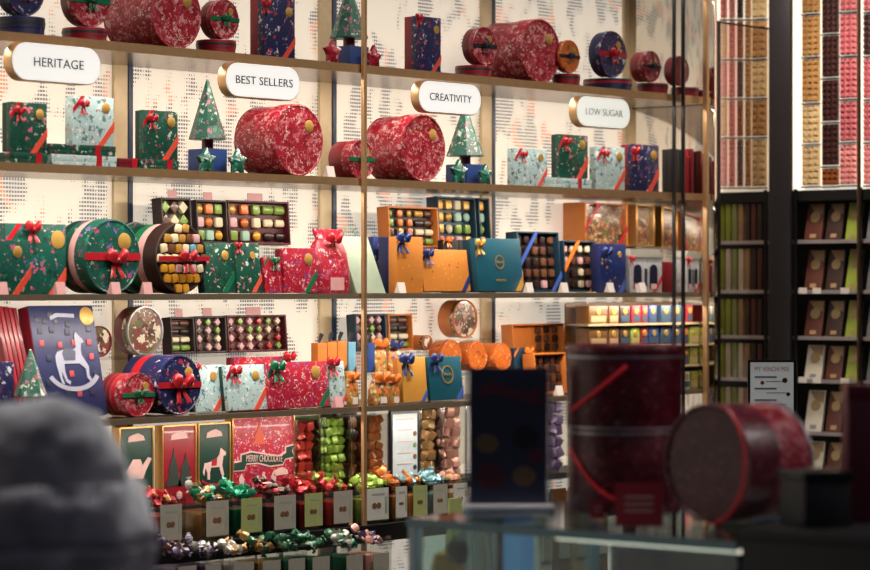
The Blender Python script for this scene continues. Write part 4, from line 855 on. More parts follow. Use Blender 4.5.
def tray(px0, px1, pyt, pyb, v, z0, card, cols, label, clabel, n=9, depth=.125, group=GT, s=.029, fill=.66):
    x0, d = pu(px0, v); x1, _ = pu(px1, v); W = x1-x0; Hh = (pyb-pyt)*d/F; t = .003
    r = empty('sweet_tray', ((x0+x1)/2, v, z0 + .0006)); tag(r, label, 'tray', group)
    MB().box(-W/2, W/2, 0, t, 0, Hh).build('front_panel', 'acrylic', r)
    MB().box(-W/2, W/2, -.001, .002, Hh-.003, Hh).build('edge', 'acrylic_edge', r)
    MB().box(-W/2, -W/2+t, t, depth, 0, Hh*1.05).box(W/2-t, W/2, t, depth, 0, Hh*1.05).box(-W/2+t, W/2-t, t, depth, 0, t).build('body', 'acrylic', r)
    cd = MB().box(-W*.40, W*.34, -.002, -.0004, Hh*.10, Hh*.90).build('label_card', card, r)
    MB().box(-W*.2, W*.2, -.0028, -.0015, Hh*.72, Hh*.77).build('text_line', 'ink_soft', cd)
    for q in (-.12, .02): seal(cd, W*q, -.0024, Hh*.46, W*.07, 'print_brown', 'sweet_picture')
    MB().box(W*.22, W*.30, -.0028, -.0015, Hh*.25, Hh*.68).build('text_line', 'ink_soft', cd)
    MB().box(-W/2+.006, W/2-.006, .012, depth-.004, .004, Hh*fill).build('sweets_filling', 'candy_' + cols[0], r, .01)['kind'] = 'stuff'
    per = max(2, int(W/(s*.9)))
    for i in range(n):
        k, j = i % per, i // per
        candy(cols[i % len(cols)], (r.location.x - W/2 + .028 + (W-.056)*(k+.5*(per == 1))/max(1, per-1) + random.uniform(-.002, .002), v + .032 + j*.028, z0 + Hh*fill + .036 + j*.016 + random.uniform(-.003, .008)), s, clabel, clabel[:60])
tz0 = zE + .001
V0 = -.003
trs = [(127, 150, 'paper_grey', ['crimson'], 'dark crimson', 'paper_grey'), (157, 186, 'paper_grey', ['crimson', 'crimson', 'bronze'], 'crimson foil', 0), (203, 233, 'paper_grey', ['bronze', 'emerald', 'silver'], 'bronze and emerald foil', 0), (238, 266, 'paper_lime', ['emerald'], 'emerald foil', 0), (271, 300, 'paper_grey', ['brown', 'crimson', 'brown'], 'dark brown and crimson', 0), (302, 326, 'paper_lime', ['crimson', 'red'], 'red and cream', 0), (331, 356, 'paper_grey', ['red', 'crimson', 'lime'], 'red and lime', 0), (362, 393, 'paper', ['lime', 'green'], 'bright lime', 0), (394, 409, 'paper', ['orange'], 'orange', 0), (411, 430, 'paper_lime', ['orange', 'blue'], 'orange and sky blue', 0), (431, 450, 'paper_grey', ['blue'], 'sky blue', 0), (451, 470, 'paper', ['gold', 'pink'], 'gold and pink', 0)]
for i, (a, b, card, cols, nm, _) in enumerate(trs):
    d = pu((a+b)/2, V0)[1]; yb = 285 + (H - zE)*F/d
    tray(a, b, yb-46 + i*.9, yb, V0, zE, card, cols, f'clear tray of {nm} sweets, {ORD[i]} along the upper tray row', f'{nm} wrapped sweet heaped in the {ORD[i]} tray of the upper row', n=10 if b-a > 20 else 6)
# lower tray row
zF = zE - .36
V1 = -.17
low = [(176, 200, ['violet', 'brown'], 'violet', 'jar_dark'), (203, 224, ['violet', 'silver'], 'violet and silver', 0), (230, 258, ['silver', 'bronze'], 'silver', 0), (260, 284, ['bronze', 'forest'], 'bronze and green', 0), (286, 308, ['forest'], 'forest green', 0), (310, 333, ['forest'], 'deep green', 0), (344, 366, ['forest', 'silver'], 'green and silver', 0), (371, 392, ['pink', 'violet'], 'rose and violet', 0)]
for i, (a, b, cols, nm, _) in enumerate(low):
    d = pu((a+b)/2, V1)[1]; yb = 285 + (H - zF)*F/d; yt = 553 - i*1.6
    # tall tray: only its top shows above the frame's lower edge
    tray(a, b, yt, yb, V1, zF, 'paper_grey', cols, f'clear tray of {nm} wrapped sweets, {ORD[i]} along the lower tray row', f'{nm} wrapped sweet heaped in the {ORD[i]} tray of the lower row', n=7, group='clear sweet trays of the lower row', fill=.89)
# bins seen under the glass counter
for i, (a, b, mt, nm) in enumerate(((448, 462, 'paper_lime', 'pale green'), (464, 480, 'paper', 'white'), (482, 500, 'paper_grey', 'grey'), (533, 548, 'paper', 'ivory'), (550, 566, 'jar_brown', 'tan'), (568, 584, 'tan_pack', 'beige'), (586, 604, 'jar_wood', 'woody'))):
    v = -.11; x0, d = pu(a, v); x1, _ = pu(b, v); W = x1-x0
    r = empty('stand_up_pouch', ((x0+x1)/2, v, zF + .0006)); tag(r, f'{nm} stand-up chocolate pouch seen through the glass counter', 'bag', 'pouches behind the glass counter')
    rr = []
    for u, wx, wy in ((0, .94, .9), (.03, 1, 1), (.5, 1, .8), (.9, .98, .15), (1, .98, .1)):
        rr.append([(W/2*wx*math.copysign(abs(math.cos(q))**.5, math.cos(q)), .03*wy*math.copysign(abs(math.sin(q))**.5, math.sin(q)), .43*u) for q in [2*PI*k/16 for k in range(16)]])
    MB().loft(rr).build('body', mt, r)
    MB().box(-W*.3, W*.3, -.032, -.024, .20, .34).build('label_panel', 'paper_grey', r)

# ------------------------------------------------------------------ slab wall at the far end
X2 = xR + .48
cd = empty('slab_display', (0, 0, 0)); tag(cd, 'black display of chocolate slabs and bars with white lit dividers beyond the shelving', 'shelving')
y_a, dA = qu(716, X2); y_b, dB = qu(905, X2)
dS = qu(800, X2-.11)[1]; zS = zz(189, dS)
MB().box(X2+.02, X2+.10, y_b, y_a, 0, 3.0).build('backing', 'black_matte', cd)
MB().box(X2+.006, X2+.02, y_b, y_a, zS, 3.0).build('light_panel', 'white_frame', cd)
MB().box(X2-.115, X2+.02, y_b, y_a, zS-.045, zS-.006).build('shelf', 'black_metal', cd)
SLAB = {}
def slab_mesh(W, Hh, mat, nx=3):
    key = (round(W, 3), round(Hh, 3), mat, nx)
    def mk():
        mb = MB(); ny = max(2, round(Hh/(W/nx)*1.1)); cw, ch = W/nx, Hh/ny
        mb.box(-.004, .006, -W/2, W/2, -Hh/2, Hh/2)
        for j in range(ny):
            for k in range(nx):
                y0, z0 = -W/2+cw*k, -Hh/2+ch*j; e = cw*.10; f = cw*.28
                mb.add([(-.004, y0+e, z0+e), (-.004, y0+cw-e, z0+e), (-.004, y0+cw-e, z0+ch-e), (-.004, y0+e, z0+ch-e), (-.014, y0+f, z0+f), (-.014, y0+cw-f, z0+f), (-.014, y0+cw-f, z0+ch-f), (-.014, y0+f, z0+ch-f)],
                       [(4,5,6,7), (0,1,5,4), (1,2,6,5), (2,3,7,6), (3,0,4,7)])
        return mesh_of(mb, 'chocolate_slab', mat, smooth=0)
    return cached(('slab',) + key, mk)
def slab_col(px0, px1, cuts, mats, desc, nx=3):
    ya, d = qu(px0, X2); yb, _ = qu(px1, X2); W = ya-yb
    for i, (t, b) in enumerate(zip(cuts, cuts[1:])):
        z0, z1 = zz(b, d), zz(t, d); Hh = z1-z0-.012
        o = inst(slab_mesh(W, Hh, mats[i % len(mats)], nx), 'chocolate_slab', None, (X2-.003, (ya+yb)/2, (z0+z1)/2))
        tag(o, f'{desc}, {ORD[i]} from the top', 'chocolate', 'chocolate slabs on the lit wall')
        MB().box(X2-.016, X2+.006, yb, ya, z0-.004, z0+.002).build('divider', 'black_metal', cd)
slab_col(803, 820, [-27, 15, 58, 104, 145, 187], ['caramel', 'caramel', 'caramel', 'caramel_light', 'caramel_light'], 'tan chocolate slab in the column beside the dark slabs')
slab_col(823, 839, [-9, 35, 79, 123, 167, 187], ['noir', 'noir', 'noir', 'noir', 'amber_nut'], 'dark chocolate slab between tan and pink columns')
slab_col(841, 858, [-30, 13, 57, 100, 143, 186], ['ruby', 'ruby', 'ruby', 'ruby', 'ruby_light'], 'pink chocolate slab in the column past the dark slabs')
slab_col(864, 880, [-30, 13, 57, 100, 143, 186], ['ruby', 'noir', 'ruby', 'ruby', 'ruby_light'], 'chocolate slab at the picture edge past the thin brass pole')
slab_col(721, 727, [-20, 20, 60, 99, 138, 188], ['ruby_light', 'caramel_light'], 'narrow pinkish chocolate slab nearest the shelving end', 1)
slab_col(730, 735, [-20, 20, 60, 99, 138, 188], ['ruby_light', 'ruby_light'], 'narrow rose brown chocolate slab second behind the glass screen', 1)
slab_col(738, 743, [-20, 20, 60, 99, 138, 188], ['noir', 'amber_nut'], 'narrow dark chocolate slab third behind the glass screen', 1)
slab_col(746, 751, [-20, 20, 60, 99, 138, 188], ['caramel', 'caramel'], 'narrow brown chocolate slab fourth behind the glass screen', 1)
slab_col(753, 767, [-20, 20, 60, 99, 138, 188], ['caramel_light', 'caramel'], 'wide tan chocolate slab beside the dark pillar, behind glass', 2)
for a, b in ((794, 800), (716.5, 718.5), (859.5, 862)):
    ya, _ = qu(a, X2-.02); yb, _ = qu(b, X2-.02); MB().box(X2-.02, X2+.005, yb, ya, zS, 3.0).build('glow_strip', 'led_side', cd)
# bar shelves
XS = X2-.11
rowsb = [(199, 241), (245, 291), (296, 337), (341, 380), (386, 432), (437, 478)]
for (t, b) in rowsb:
    z = zz(b, dS)
    MB().box(XS, X2+.02, y_b, y_a, z-.010, z-.002).build('shelf', 'black_metal', cd)
    MB().box(XS-.004, XS, y_b, y_a, z-.010, z+.004).build('price_rail', 'silver_rim', cd)
for px in (717.5, 766, 796, 861): 
    y, _ = qu(px, XS-.008); MB().box(XS-.016, XS-.005, y-.005, y+.005, 0, zS).build('post', 'black_metal', cd)
def bar(px0, px1, pyt, pyb, mat, label, lean=14):
    ya, d = qu(px0, XS+.01); yb, _ = qu(px1, XS+.01); W = ya-yb-.004; z0 = zz(pyb, dS); Hh = (pyb-pyt)*dS/F
    r = empty('chocolate_bar', (XS+.012, (ya+yb)/2, z0)); r.rotation_euler = (0, math.radians(lean), 0); tag(r, label, 'chocolate bar', 'chocolate bars on the black shelves')
    MB().box(0, .014, -W/2, W/2, 0, Hh).build('wrapper', mat, r, .0015)
    e = MB().lathe([(0, -.0015), (W*.27, -.0015), (W*.29, 0), (0, 0)], 'x', (0, 0, Hh*.64), 22).build('seal', 'pack_gold', r)
    MB().add([(-.001, -W*.42, Hh*.97), (-.001, W*.42, Hh*.97), (-.001, W*.1, Hh*.78), (-.001, -W*.42, Hh*.70), (.0005, -W*.42, Hh*.97), (.0005, W*.42, Hh*.97), (.0005, W*.1, Hh*.78), (.0005, -W*.42, Hh*.70)], [(0,1,2,3), (7,6,5,4), (0,4,5,1), (1,5,6,2), (2,6,7,3), (3,7,4,0)]).build('window_print', 'tan_pack', r)
    MB().box(-.001, .0005, -W*.3, W*.3, Hh*.16, Hh*.36).build('text_panel', 'tan_pack' if mat != 'white_pack' else 'grey_pack', r).scale = (1, .6, .5)
RN = ['top', 'second', 'third', 'fourth', 'fifth', 'lowest']
B1 = [('brown_pack', 'reddish brown'), ('cocoa_pack', 'dark cocoa'), ('lime_pack', 'lime green'), ('grey_pack', 'grey')]
B2 = [('white_pack', 'cream white'), ('brown_pack', 'reddish brown'), ('lime_pack', 'lime green'), ('grey_pack', 'grey')]
for j, (t, b) in enumerate(rowsb):
    for i, ((a, c), (mt, nm)) in enumerate(zip(((803, 821), (824, 841), (844, 858), (865, 882)), B1 if j < 3 else B2)):
        if j > 3 and i > 2: continue
        bar(a, c, t+3, b, mt, f'{nm} chocolate bar with round seal on the {RN[j]} bar shelf beyond the pillar')
for j, (t, b) in enumerate(rowsb[:5]):
    ms = [('lime_pack', 'lime'), ('lime_pack', 'lime'), ('sage_pack', 'sage'), ('tan_pack', 'tan'), ('cocoa_pack', 'cocoa'), ('brown_pack', 'brown'), ('cocoa_pack', 'dark')]
    if j in (1, 3, 4): ms = [('lime_pack', 'lime'), ('white_pack', 'pale'), ('sage_pack', 'sage'), ('white_pack', 'cream'), ('tan_pack', 'tan'), ('cocoa_pack', 'cocoa'), ('brown_pack', 'brown')]
    for i, (mt, nm) in enumerate(ms):
        if j > 2 and i > 4: pass
        a = 720 + i*6.4
        ya, d = qu(a, XS+.01); yb, _ = qu(a+4.6, XS+.01); z0 = zz(b, dS); Hh = (b-t-3)*dS/F
        o = MB().box(0, .09, -(ya-yb)/2, (ya-yb)/2, 0, Hh).build('chocolate_bar', mt, None, .002); o.location = (XS+.004, (ya+yb)/2, z0-.001)
        tag(o, f'slim {nm} chocolate bar spine out, {ORD[i]} on the {RN[j]} shelf behind glass', 'chocolate bar', 'spine-out bars behind the glass screen')
for j in (1, 3):
    for i, px in enumerate((803, 817, 845)):
        y, _ = qu(px, XS-.006); z = zz(rowsb[j][1], dS)
        o = MB().box(-.0015, 0, -.018, .018, 0, .022).build('price_tag', 'tag_white', None); o.location = (XS-.0065, y, z-.010)
        tag(o, f'white price tag on the {RN[j]} bar shelf rail, {ORD[i]} from the pillar', 'price tag', GP)
# thin brass pole, dark pillar, glass screen
XP = X2 - .16
y, _ = qu(859, XP)
o = MB().lathe([(0, 0), (.008, 0), (.008, 3.2), (0, 3.2)], 'z', n=14).build('rail_pole', 'bronze', None); o.location = (XP, y, 0); tag(o, 'thin brass pole in front of the pink chocolate slabs', 'pole')
XP = pu(768, .002)[0] + .004; ya, _ = qu(768.5, XP); yb, _ = qu(790, XP)
struct(MB().box(XP, XP+.02, yb, ya, 0, 3.2).build('pillar', 'post_dark', None, .002))
gs = empty('glass_screen', (pu(717, 0)[0], .0, 0)); LP = XP - .004 - pu(717, 0)[0]; tag(gs, 'clear glass screen with black edge between shelving and dark pillar', 'screen')
zt = zz(21, pu(717, 0)[1])
MB().box(.008, LP, .0, .006, .0, zt-.006).build('pane', 'glass_smoke', gs)
MB().box(-.010, .012, -.008, .012, .0, zt).build('frame', 'black_metal', gs)
MB().box(.008, LP, -.001, .007, zt-.006, zt).build('top_rail', 'black_metal', gs)
# framed menu beyond the tilted drum
def sign_stand():
    d = 8.2; x, y = pt(772, d); W = 48*d/F; zt, zb = zz(360, d), zz(434, d)
    r = empty('menu_stand', (x, y, 0), TH - PI/2); tag(r, 'framed menu on a slim black stand reading my venchi mix, beyond the tilted red drum', 'sign')
    t = .007
    MB().box(-W/2, -W/2+t, 0, .014, zb, zt).box(W/2-t, W/2, 0, .014, zb, zt).box(-W/2+t, W/2-t, 0, .014, zb, zb+t).box(-W/2+t, W/2-t, 0, .014, zt-t, zt).build('frame', 'frame_black', r)
    MB().box(-W/2+t, W/2-t, .004, .012, zb+t, zt-t).build('card', 'paper_glow', r)  # printed card, faint glow added to brighten it
    MB().box(-.008, .008, .003, .012, .012, zb).build('pole', 'frame_black', r)
    MB().lathe([(0, 0), (.12, 0), (.12, .008), (.01, .012), (0, .012)], 'z', n=32).build('base', 'frame_black', r)
    text('MY VENCHI MIX', .02, 'print_red', r, (0, .0035, zt-.028), width=W*.72)
    for i, dz in enumerate((.065, .10, .135, .165)):
        MB().box(-W*.12, W*.30, .0028, .004, zt-dz-.0012, zt-dz+.0012).build('text_line', 'ink_soft', r)
        MB().box(-W*.36, W*.1, .0028, .004, zt-dz+.010, zt-dz+.016).build('swirl_print', 'print_blue', r)
        seal(r, [-.2, .34, -.3, .36][i]*W, .0032, zt-dz-.004, .006, ['print_red', 'ink', 'print_green', 'print_brown'][i], 'sweet_picture')
    seal(r, .27*W, .0032, zt-.062, .008, 'print_brown', 'sweet_picture')
sign_stand()

# ------------------------------------------------------------------ glass counter
zt = H - .467
X0 = 4.11; X1 = X0 + .62; Y0 = qu(736, X0)[0]; Y1 = qu(406, X0)[0]
gc = empty('glass_counter', (X0, Y0, 0)); tag(gc, 'glass display counter with teal edge carrying the red drums and dark sign board', 'counter')
def cbox(x0, x1, y0, y1, z0, z1): return MB().box(x0-X0, x1-X0, y0-Y0, y1-Y0, z0, z1)
cbox(X0+.006, X1-.006, Y0, Y1-.006, zt-.016, zt).build('glass_top', 'glass', gc)
cbox(X0, X0+.006, Y0, Y1, zt-.017, zt+.0004).build('edge', 'glass_edge', gc); cbox(X0+.006, X1, Y1-.006, Y1, zt-.017, zt+.0004).build('edge', 'glass_edge', gc)
cbox(X1-.006, X1, Y0, Y1-.006, zt-.017, zt+.0004).build('edge', 'glass_edge', gc)
cbox(X0+.002, X0+.008, Y0, Y1-.03, .57, zt-.0175).build('front_glass', 'glass', gc)
cbox(X0+.03, X1-.03, Y1-.010, Y1-.004, .57, zt-.0175).build('side_glass', 'glass', gc)
cbox(X0+.002, X0+.022, Y1-.026, Y1-.004, .1, zt-.0175).build('corner_post', 'post_pale', gc, .001)
cbox(X1-.025, X1-.003, Y1-.026, Y1-.004, .1, zt-.0175).build('corner_post', 'glass_edge', gc, .001)
x, y = pt(517, 5.599)
cbox(x-.026, x+.026, y-.026, y+.026, .57, zt-.0175).build('support_post', 'blue_glow_post', gc, .002)  # metal post; its blue reflection is put into colour and glow
x, y = pt(502, 5.599)
cbox(x-.008, x+.008, y-.008, y+.008, .57, zt-.0175).build('support_post', 'black_metal', gc, .002)
cbox(X0, X1, Y0, Y1, .0, .57).build('plinth', 'black_matte', gc, .002)
cbox(X0+.01, X0+.03, Y0, Y0+.42, zt-.022, zt-.0172).build('glow_strip', 'led_side', gc)  # added glowing strip, stands in for the reflection along the front edge
# things inside the counter
xx = X0 + .056; yy = Y1 - .062
r = empty('figure_pouch', (xx, yy, .571)); tag(r, 'yellow and maroon rounded pouch with dark knob inside the glass counter', 'bag')
MB().lathe([(0, 0), (.036, 0), (.040, .05), (.040, .42), (.036, .44), (0, .44)], 'z', n=24).build('lower_body', 'maroon_pack', r)
MB().lathe([(0, .44), (.036, .44), (.040, .46), (.039, .50), (0, .50)], 'z', n=24).build('middle_band', 'print_pale', r)
MB().lathe([(0, .50), (.038, .50), (.037, .55), (.026, .59), (0, .60)], 'z', n=24).build('upper_body', 'yellow_pack', r)
MB().lathe([(0, -.03), (.018, -.02), (.024, 0), (.018, .02), (0, .03)], 'z', (.004, -.022, .595), 18).build('knob', 'ink', r)
xx, yy = pt(680, 5.284)
o = MB().box(-.13, .13, -.10, .10, 0, zz(550, 5.2)-.572).build('storage_box', 'navy_deep', None, .003); o.location = (xx, yy, .571); o.rotation_euler.z = TH-PI/2; tag(o, 'dark navy box inside the glass counter under the red drums', 'box')

# sign board on the counter
def board():
    d = 5.599; x, y = pt(508.5, d); W = 77*d/F; zb = zz(504, d) - zt + .008; zh = zz(369, d) - zt
    r = empty('sign_board', (x, y, zt + .0012), TH - PI/2 + .03); tag(r, 'dark navy sign board in clear acrylic stand on the glass counter', 'sign')
    MB().box(-W/2, W/2, 0, .006, .012, zh).build('board', 'board_navy', r)
    MB().box(-W/2-.014, W/2+.016, -.03, .035, 0, .010).build('base', 'white_plastic', r, .003)
    MB().box(W/2+.001, W/2+.012, -.002, .008, .010, zh+.012).build('frame_edge', 'acrylic_edge', r)
    MB().box(-W/2-.010, -W/2-.001, -.002, .008, .010, zh+.01).build('frame_edge', 'acrylic_edge', r)
    MB().box(-W/2-.001, W/2+.001, -.003, -.001, .0105, zh+.004).build('front_sheet', 'film', r)
    q = lambda pts: [(-W/2+u*W, w*zh) for u, w in pts]
    MB().prism(q([(.10,.80),(.16,.85),(.16,.89),(.30,.90),(.55,.86),(.80,.83),(.80,.86),(.94,.86),(.90,.81),(.94,.76),(.78,.75),(.55,.78),(.30,.82),(.12,.80)]), -.0012, .0002).build('banner_print', 'board_red', r)
    for u, w, rr, mt in ((.28, .28, .20, 'board_red'), (.70, .28, .15, 'print_tan'), (.72, .60, .18, 'print_dark'), (.22, .55, .15, 'print_tan'), (.85, .45, .12, 'board_red')):
        MB().lathe([(0, -.001), (W*rr, -.001), (W*rr, 0), (0, 0)], 'y', (-W/2+u*W, 0, w*zh), 26).build('sweet_picture', mt, r).scale = (1, 1, .85)
board()
# tall drum with seam and cord
def tall_drum():
    d = 5.599; x, y = pt(624.5, d); R = .1195; Hh = zz(348, d) - zt + .006
    r = empty('drum_tin', (x, y, zt + .0012)); tag(r, 'tall dark red drum tin standing upright on the glass counter', 'tin', 'dark red drum tins on the counter')
    s = Hh*.49
    MB().lathe([(0, 0), (R*.97, 0), (R*.985, .004), (R*.985, s-.004), (R*.97, s), (0, s)], 'z', n=64).build('base', 'red_flake_shade', r)
    MB().lathe([(0, s), (R*.97, s), (R, s+.006), (R, Hh-.02), (R*1.012, Hh-.018), (R*1.015, Hh-.008), (R*.985, Hh), (R*.93, Hh-.004), (0, Hh-.004)], 'z', n=64).build('lid', 'red_flake_shade', r)
    for z in (s-.005, s+.006, Hh-.024): MB().lathe([(R*.98, z-.0022), (R*1.006, z-.0022), (R*1.010, z), (R*1.006, z+.0022), (R*.98, z+.0022)], 'z', n=64).build('rim', 'silver_rim', r)
    yaw = TH - PI/2
    def on(px_, py_, out=.004):            # point on the drum's skin as seen from the shop
        u = (px_-624.5)*d/F; a = math.asin(max(-.999, min(.999, u/(R+out))))
        lx, ly = (R+out)*math.sin(a), -(R+out)*math.cos(a)
        return (lx*math.cos(yaw) - ly*math.sin(yaw), lx*math.sin(yaw) + ly*math.cos(yaw), zz(py_, d-R*.9) - zt)
    MB().tube([on(570+(623-570)*t, 412-(412-366)*t - 6*math.sin(t*PI)*0, .004) for t in [i/14 for i in range(15)]], .0042, 8).build('cord', 'cord_red', r)
    MB().tube([on(568.5+(618-568.5)*t, 452+(500-452)*(1-(1-t)**2), .004) for t in [i/14 for i in range(15)]], .0042, 8).build('cord', 'cord_red', r)
tall_drum()
def tilted_drum():
    R = .117; d = 5.284; x, y = pt(702, d)
    r = empty('drum_tin', (x, y - .012, zt + .0012), -.14); tag(r, 'dark red drum tin lying on its side on the glass counter', 'tin', 'dark red drum tins on the counter')
    L = .185; c = (0, 0, R)
    MB().lathe([(0, .006), (R*.92, .006), (R*.95, 0), (R*.985, .001), (R*.995, .008), (R*.995, .085), (0, .085)], 'x', c, 64).build('lid', 'red_flake_shade', r)
    MB().lathe([(0, .085), (R*.97, .085), (R*.97, L-.004), (R*.95, L), (0, L)], 'x', c, 64).build('base', 'red_flake', r)  # lighter copy than the lid: light on the body put into colour
    MB().lathe([(R*.96, L-.008), (R*.99, L-.006), (R*.99, L-.001), (R*.96, L)], 'x', c, 64).build('rim', 'silver_rim', r)
    MB().tube([(.010 - .028*math.sin(t*PI), R*.97*math.cos(PI*.62 + t*PI*.9)+0, R + R*.99*math.sin(PI*.62 + t*PI*.9)) for t in [i/18 for i in range(19)]], .003, 8).build('cord', 'cord_red', r)
tilted_drum()
def card(px0, px1, py0, py1, d, label):
    x, y = pt((px0+px1)/2, d); W = (px1-px0)*d/F; Hh = zz(py0, d) - zt
    r = empty('price_card', (x, y, zt + .0012), TH - PI/2); tag(r, label, 'sign', 'red cards on the counter')
    MB().box(-W/2, W/2, 0, .002, .0, Hh).build('card', 'red_card', r)
    MB().box(-W/2-.001, W/2+.001, -.006, .02, 0, .0025).build('foot', 'film', r)
    for i in range(3): MB().box(-W*.3, W*.3, -.0008, .0002, Hh*(.66-.16*i), Hh*(.70-.16*i)).build('text_line', 'print_pale', r)
card(615, 663, 484, 520, 5.212, 'red price card standing before the two dark red drums')
card(590, 604, 501, 516, 5.381, 'small red card at the foot of the upright drum')
# black counter with boxes
bx0, bx1, by0, by1 = X0, X0+.6, Y0-.95, Y0-.012
zb = H - .44
bc = empty('black_counter', (bx0, by0, 0)); tag(bc, 'black counter next to the glass one at the corner of the picture', 'counter')
MB().box(0, bx1-bx0, 0, by1-by0, .06, zb-.02).build('body', 'black_matte', bc, .003)
MB().box(-.004, bx1-bx0+.004, -.004, by1-by0+.004, zb-.02, zb).build('top', 'black_matte', bc, .003)
MB().box(.03, bx1-bx0-.03, .03, by1-by0-.03, 0, .06).build('plinth', 'black_metal', bc)
def black_box():
    d = 4.945; x, y = pt(815, d); W = 62*d/F; Hh = zz(470, d)-zb
    r = empty('lidded_box', (x, y, zb + .0006), TH - PI/2 + .35); tag(r, 'small black lidded box standing on the black counter', 'box')
    MB().box(-W*.42, W*.42, -.05, .05, 0, Hh*.86).build('body', 'black_matte', r, .003)
    MB().box(-W*.45, W*.45, -.054, .054, Hh*.84, Hh).build('lid', 'black_metal', r, .003)
black_box()
d = 4.993; x, y = pt(866, d)
r = empty('tall_carton', (x, y, zb + .0006), TH - PI/2); tag(r, 'tall dark maroon carton on the black counter at the picture edge', 'box')
Wc = 36*d/F
MB().box(-Wc/2, Wc/2, 0, .08, 0, zz(385, d)-zb-.02).build('body', 'maroon_pack', r, .003)
MB().box(-Wc/2-.001, Wc/2+.001, -.001, .081, zz(385, d)-zb-.03, zz(385, d)-zb).build('lid', 'dark_red', r, .003)

# ------------------------------------------------------------------ shopper in a fuzzy hat
def person():
    d = 4.05; x, y = pt(42, d); top = zz(399, d)
    yaw = TH - PI/2 + .5
    r = empty('person', (x, y, 0), yaw); tag(r, 'person seen from behind in a grey fuzzy winter hat and dark coat', 'person')
    hz = top - .30                      # chin height
    def ring(z, rx, ry, cy=0, n=28, cx=0): return [(cx + rx*math.cos(a), cy + ry*math.sin(a), z) for a in [2*PI*k/n for k in range(n)]]
    body = [ring(0.02, .10, .11), ring(.35, .13, .12), ring(.70, .165, .13), ring(hz-.40, .17, .125), ring(hz-.22, .19, .125), ring(hz-.12, .18, .10), ring(hz-.07, .11, .075), ring(hz-.045, .062, .062), ring(hz+.0, .056, .062, .005),
            ring(hz+.03, .062, .085, .022), ring(hz+.09, .074, .094, .012), ring(hz+.15, .078, .098, .0), ring(hz+.20, .072, .092, -.005), ring(hz+.245, .045, .06, -.008), ring(hz+.255, .01, .012, -.008)]
    b = MB().loft(body)
    # nose, ears as bumps joined to the same body mesh
    b.loft([ring(hz+.075, .016, .020, .105, 10), ring(hz+.09, .014, .022, .105, 10), ring(hz+.125, .008, .012, .094, 10)])
    for s in (-1, 1): b.loft([[(s*(.074+.014*u), -.005+.020*w*math.cos(a), hz+.095+.032*w*math.sin(a)) for a in [2*PI*k/10 for k in range(10)]] for u, w in ((0, .7), (.6, 1), (1, .7))])
    b.build('body', 'skin', r, smooth=60)
    for s in (-1, 1): MB().lathe([(0, -.011), (.009, -.006), (.011, 0), (.009, .006), (0, .011)], 'z', (s*.032, .094, hz+.12), 12).build('eye', 'paper', r)
    MB().box(-.024, .024, .100, .106, hz+.040, hz+.048).build('mouth', 'maroon_pack', r, .002)
    coat = [ring(.35, .21, .17), ring(.70, .21, .165), ring(hz-.40, .205, .155), ring(hz-.24, .225, .15), ring(hz-.14, .205, .125), ring(hz-.085, .13, .10), ring(hz-.06, .09, .088), ring(hz-.03, .085, .085)]
    MB().loft(coat, cap=False).build('coat', 'coat_dark', r, smooth=60)
    for s in (-1, 1):
        MB().tube([(s*.19, 0, hz-.17), (s*.25, -.01, hz-.42), (s*.24, .06, hz-.64)], [.065, .052, .04], 14).build('sleeve', 'coat_dark', r)
        hand = MB().loft([[(s*.24 + a_*math.cos(q), .065 + .016*math.sin(q), hz-.63-u) for q in [2*PI*k/10 for k in range(10)]] for u, a_ in ((0, .026), (.04, .038), (.09, .036))])
        for f in range(4): hand.tube([(s*.24-.027+.018*f, .065, hz-.715), (s*.24-.027+.018*f, .07, hz-.755-(.006 if f in (1, 2) else 0)), (s*.24-.027+.018*f, .085, hz-.785-(.008 if f in (1, 2) else 0))], [.009, .0085, .006], 8)
        hand.tube([(s*.24-s*.03, .07, hz-.66), (s*.24-s*.048, .09, hz-.69), (s*.24-s*.046, .10, hz-.715)], [.010, .009, .007], 8)
        hand.build('hand', 'skin', r, smooth=60)
        MB().tube([(s*.09, 0, .36), (s*.09, 0, .10)], [.085, .06], 14).build('trouser_leg', 'coat_dark', r)
        MB().loft([[(s*.09+.05*w*math.cos(a), .05+.12*w*math.sin(a), z) for a in [2*PI*k/16 for k in range(16)]] for z, w in ((.0, 1), (.03, 1), (.07, .75), (.11, .5))]).build('shoe', 'black_matte', r)
    MB().loft([ring(hz+.02, .075, .05, -.05), ring(hz+.10, .084, .075, -.035), ring(hz+.18, .085, .09, -.02), ring(hz+.24, .06, .07, -.015)]).build('hair', 'hair', r, smooth=60)
    from mathutils import noise
    hat = empty('winter_hat', (0, 0, 0)); hat.parent = r
    # dome crown and thick fur band, lumpy like teddy fleece
    def fuzzy(rings, amp, freq, seed):
        mb = MB().loft(rings)
        out = []
        cx = Vector((0, 0, top - .17))
        for p in mb.v:
            q = Vector(p); nn = (q - cx).normalized()
            dlt = noise.noise(q*freq + Vector((seed, 0, 0)))*amp + noise.noise(q*freq*3 + Vector((0, seed, 0)))*amp*.45
            out.append(tuple(q + nn*dlt))
        mb.v = out
        return mb
    crown = []
    for i in range(19):
        t = i/18; a = t*PI/2
        crown.append(ring(top - .165 + .165*math.sin(a), max(.004, .127*math.cos(a)**.62), max(.004, .132*math.cos(a)**.62), -.005, 64))
    fuzzy(crown, .008, 24, 2.0).build('crown', 'fur', hat, smooth=180)
    band = []
    for i in range(29):
        a = 2*PI*i/28 
        rr = .126 + .034*math.cos(a); z = top - .212 + .088*math.sin(a)
        band.append(ring(z, rr, rr*1.04, -.005, 80))
    fuzzy(band, .020, 20, 5.0).build('fur_band', 'fur_dark', hat, smooth=180)
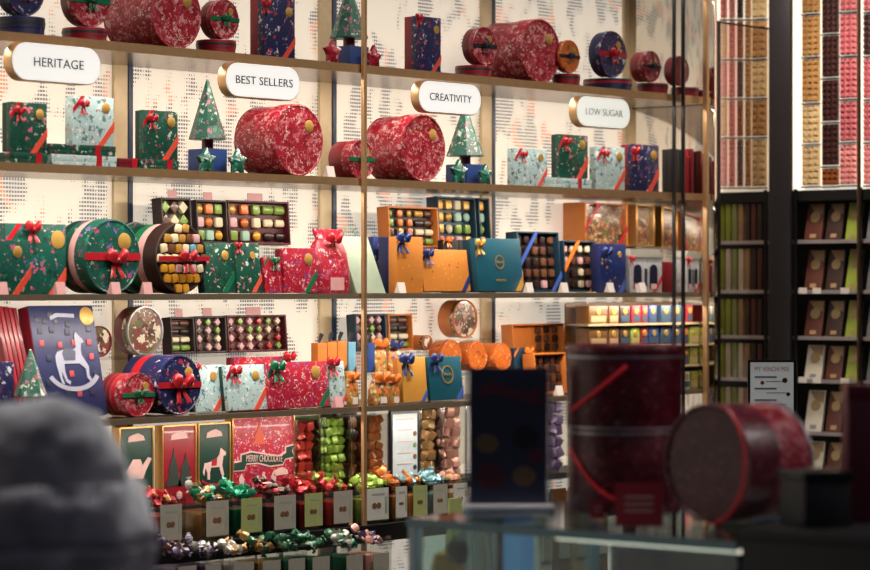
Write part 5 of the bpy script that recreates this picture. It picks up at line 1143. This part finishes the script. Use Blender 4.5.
    for s in (-1, 1):
        fl = [[(s*(.105 + (.04*math.sin(PI*min(1, u+.15)))*(1 if a_ < .5 else -.2)) , -.005 + (.075-.03*u)*math.cos(2*PI*a_), top - .27 - .16*u + .012*math.sin(2*PI*a_)) for a_ in [k/16 for k in range(16)]] for u in [i/8 for i in range(9)]]
        fuzzy(fl, .010, 20, 3.0 + s).build('ear_flap', 'fur_dark', hat, smooth=180)
person()

# ------------------------------------------------------------------ light
w = bpy.data.worlds.new('world'); SC.world = w; w.use_nodes = True
w.node_tree.nodes['Background'].inputs[0].default_value = (.55, .55, .75, 1); w.node_tree.nodes['Background'].inputs[1].default_value = .05
def area(name, loc, rot, sx, sy, power, col, spread=180):
    l = bpy.data.lights.new(name, 'AREA'); l.shape = 'RECTANGLE'; l.size = sx; l.size_y = sy; l.energy = power; l.color = col; l.spread = math.radians(spread)
    o = bpy.data.objects.new(name, l); COL.objects.link(o); o.location = loc; o.rotation_euler = rot
    return o
WARM = (1, .87, .72)
xm = (xL + xR)/2; ln = xR - xL - .2
for z, p in ((zA + .40, 4), (zA, 10), (zB, 12.5), (zC, 12), (zD, 9)):
    area('shelf_light', (xm, .012, z - .034), (math.radians(24), 0, 0), ln, .015, p*1.1, WARM)
area('ceiling_wash', (xm, -1.3, 3.15), (math.radians(38), 0, 0), 3.6, .25, 22, (1, .88, .76), 80)
area('ceiling_fill', (2.2, -4.8, 3.15), (0, 0, 0), 2.2, 1.6, 6, (.78, .76, 1))  # added bluish fill for the dark foreground, no visible fixture
area('side_fill', (5.6, -4.3, 3.15), (0, math.radians(20), math.radians(-20)), 1.0, 1.0, 22, (1, .93, .9), 110)  # added fill from the right for hat and drums, no visible fixture
area('slab_light', (X2-.5, -.55, 3.0), (0, math.radians(-24), 0), .3, 1.2, 12, WARM, 110)
area('hat_light', (3.40, -2.15, 3.15), (0, math.radians(12), 0), .3, .3, 5, (1, .97, .95), 44)  # narrow lamp added only to brighten the hat
area('counter_light', (4.5, -2.2, 3.15), (0, 0, 0), .4, .4, 2.5, (1, .95, .92), 60)
print('sweets', n_candy, 'objects', len(bpy.data.objects))
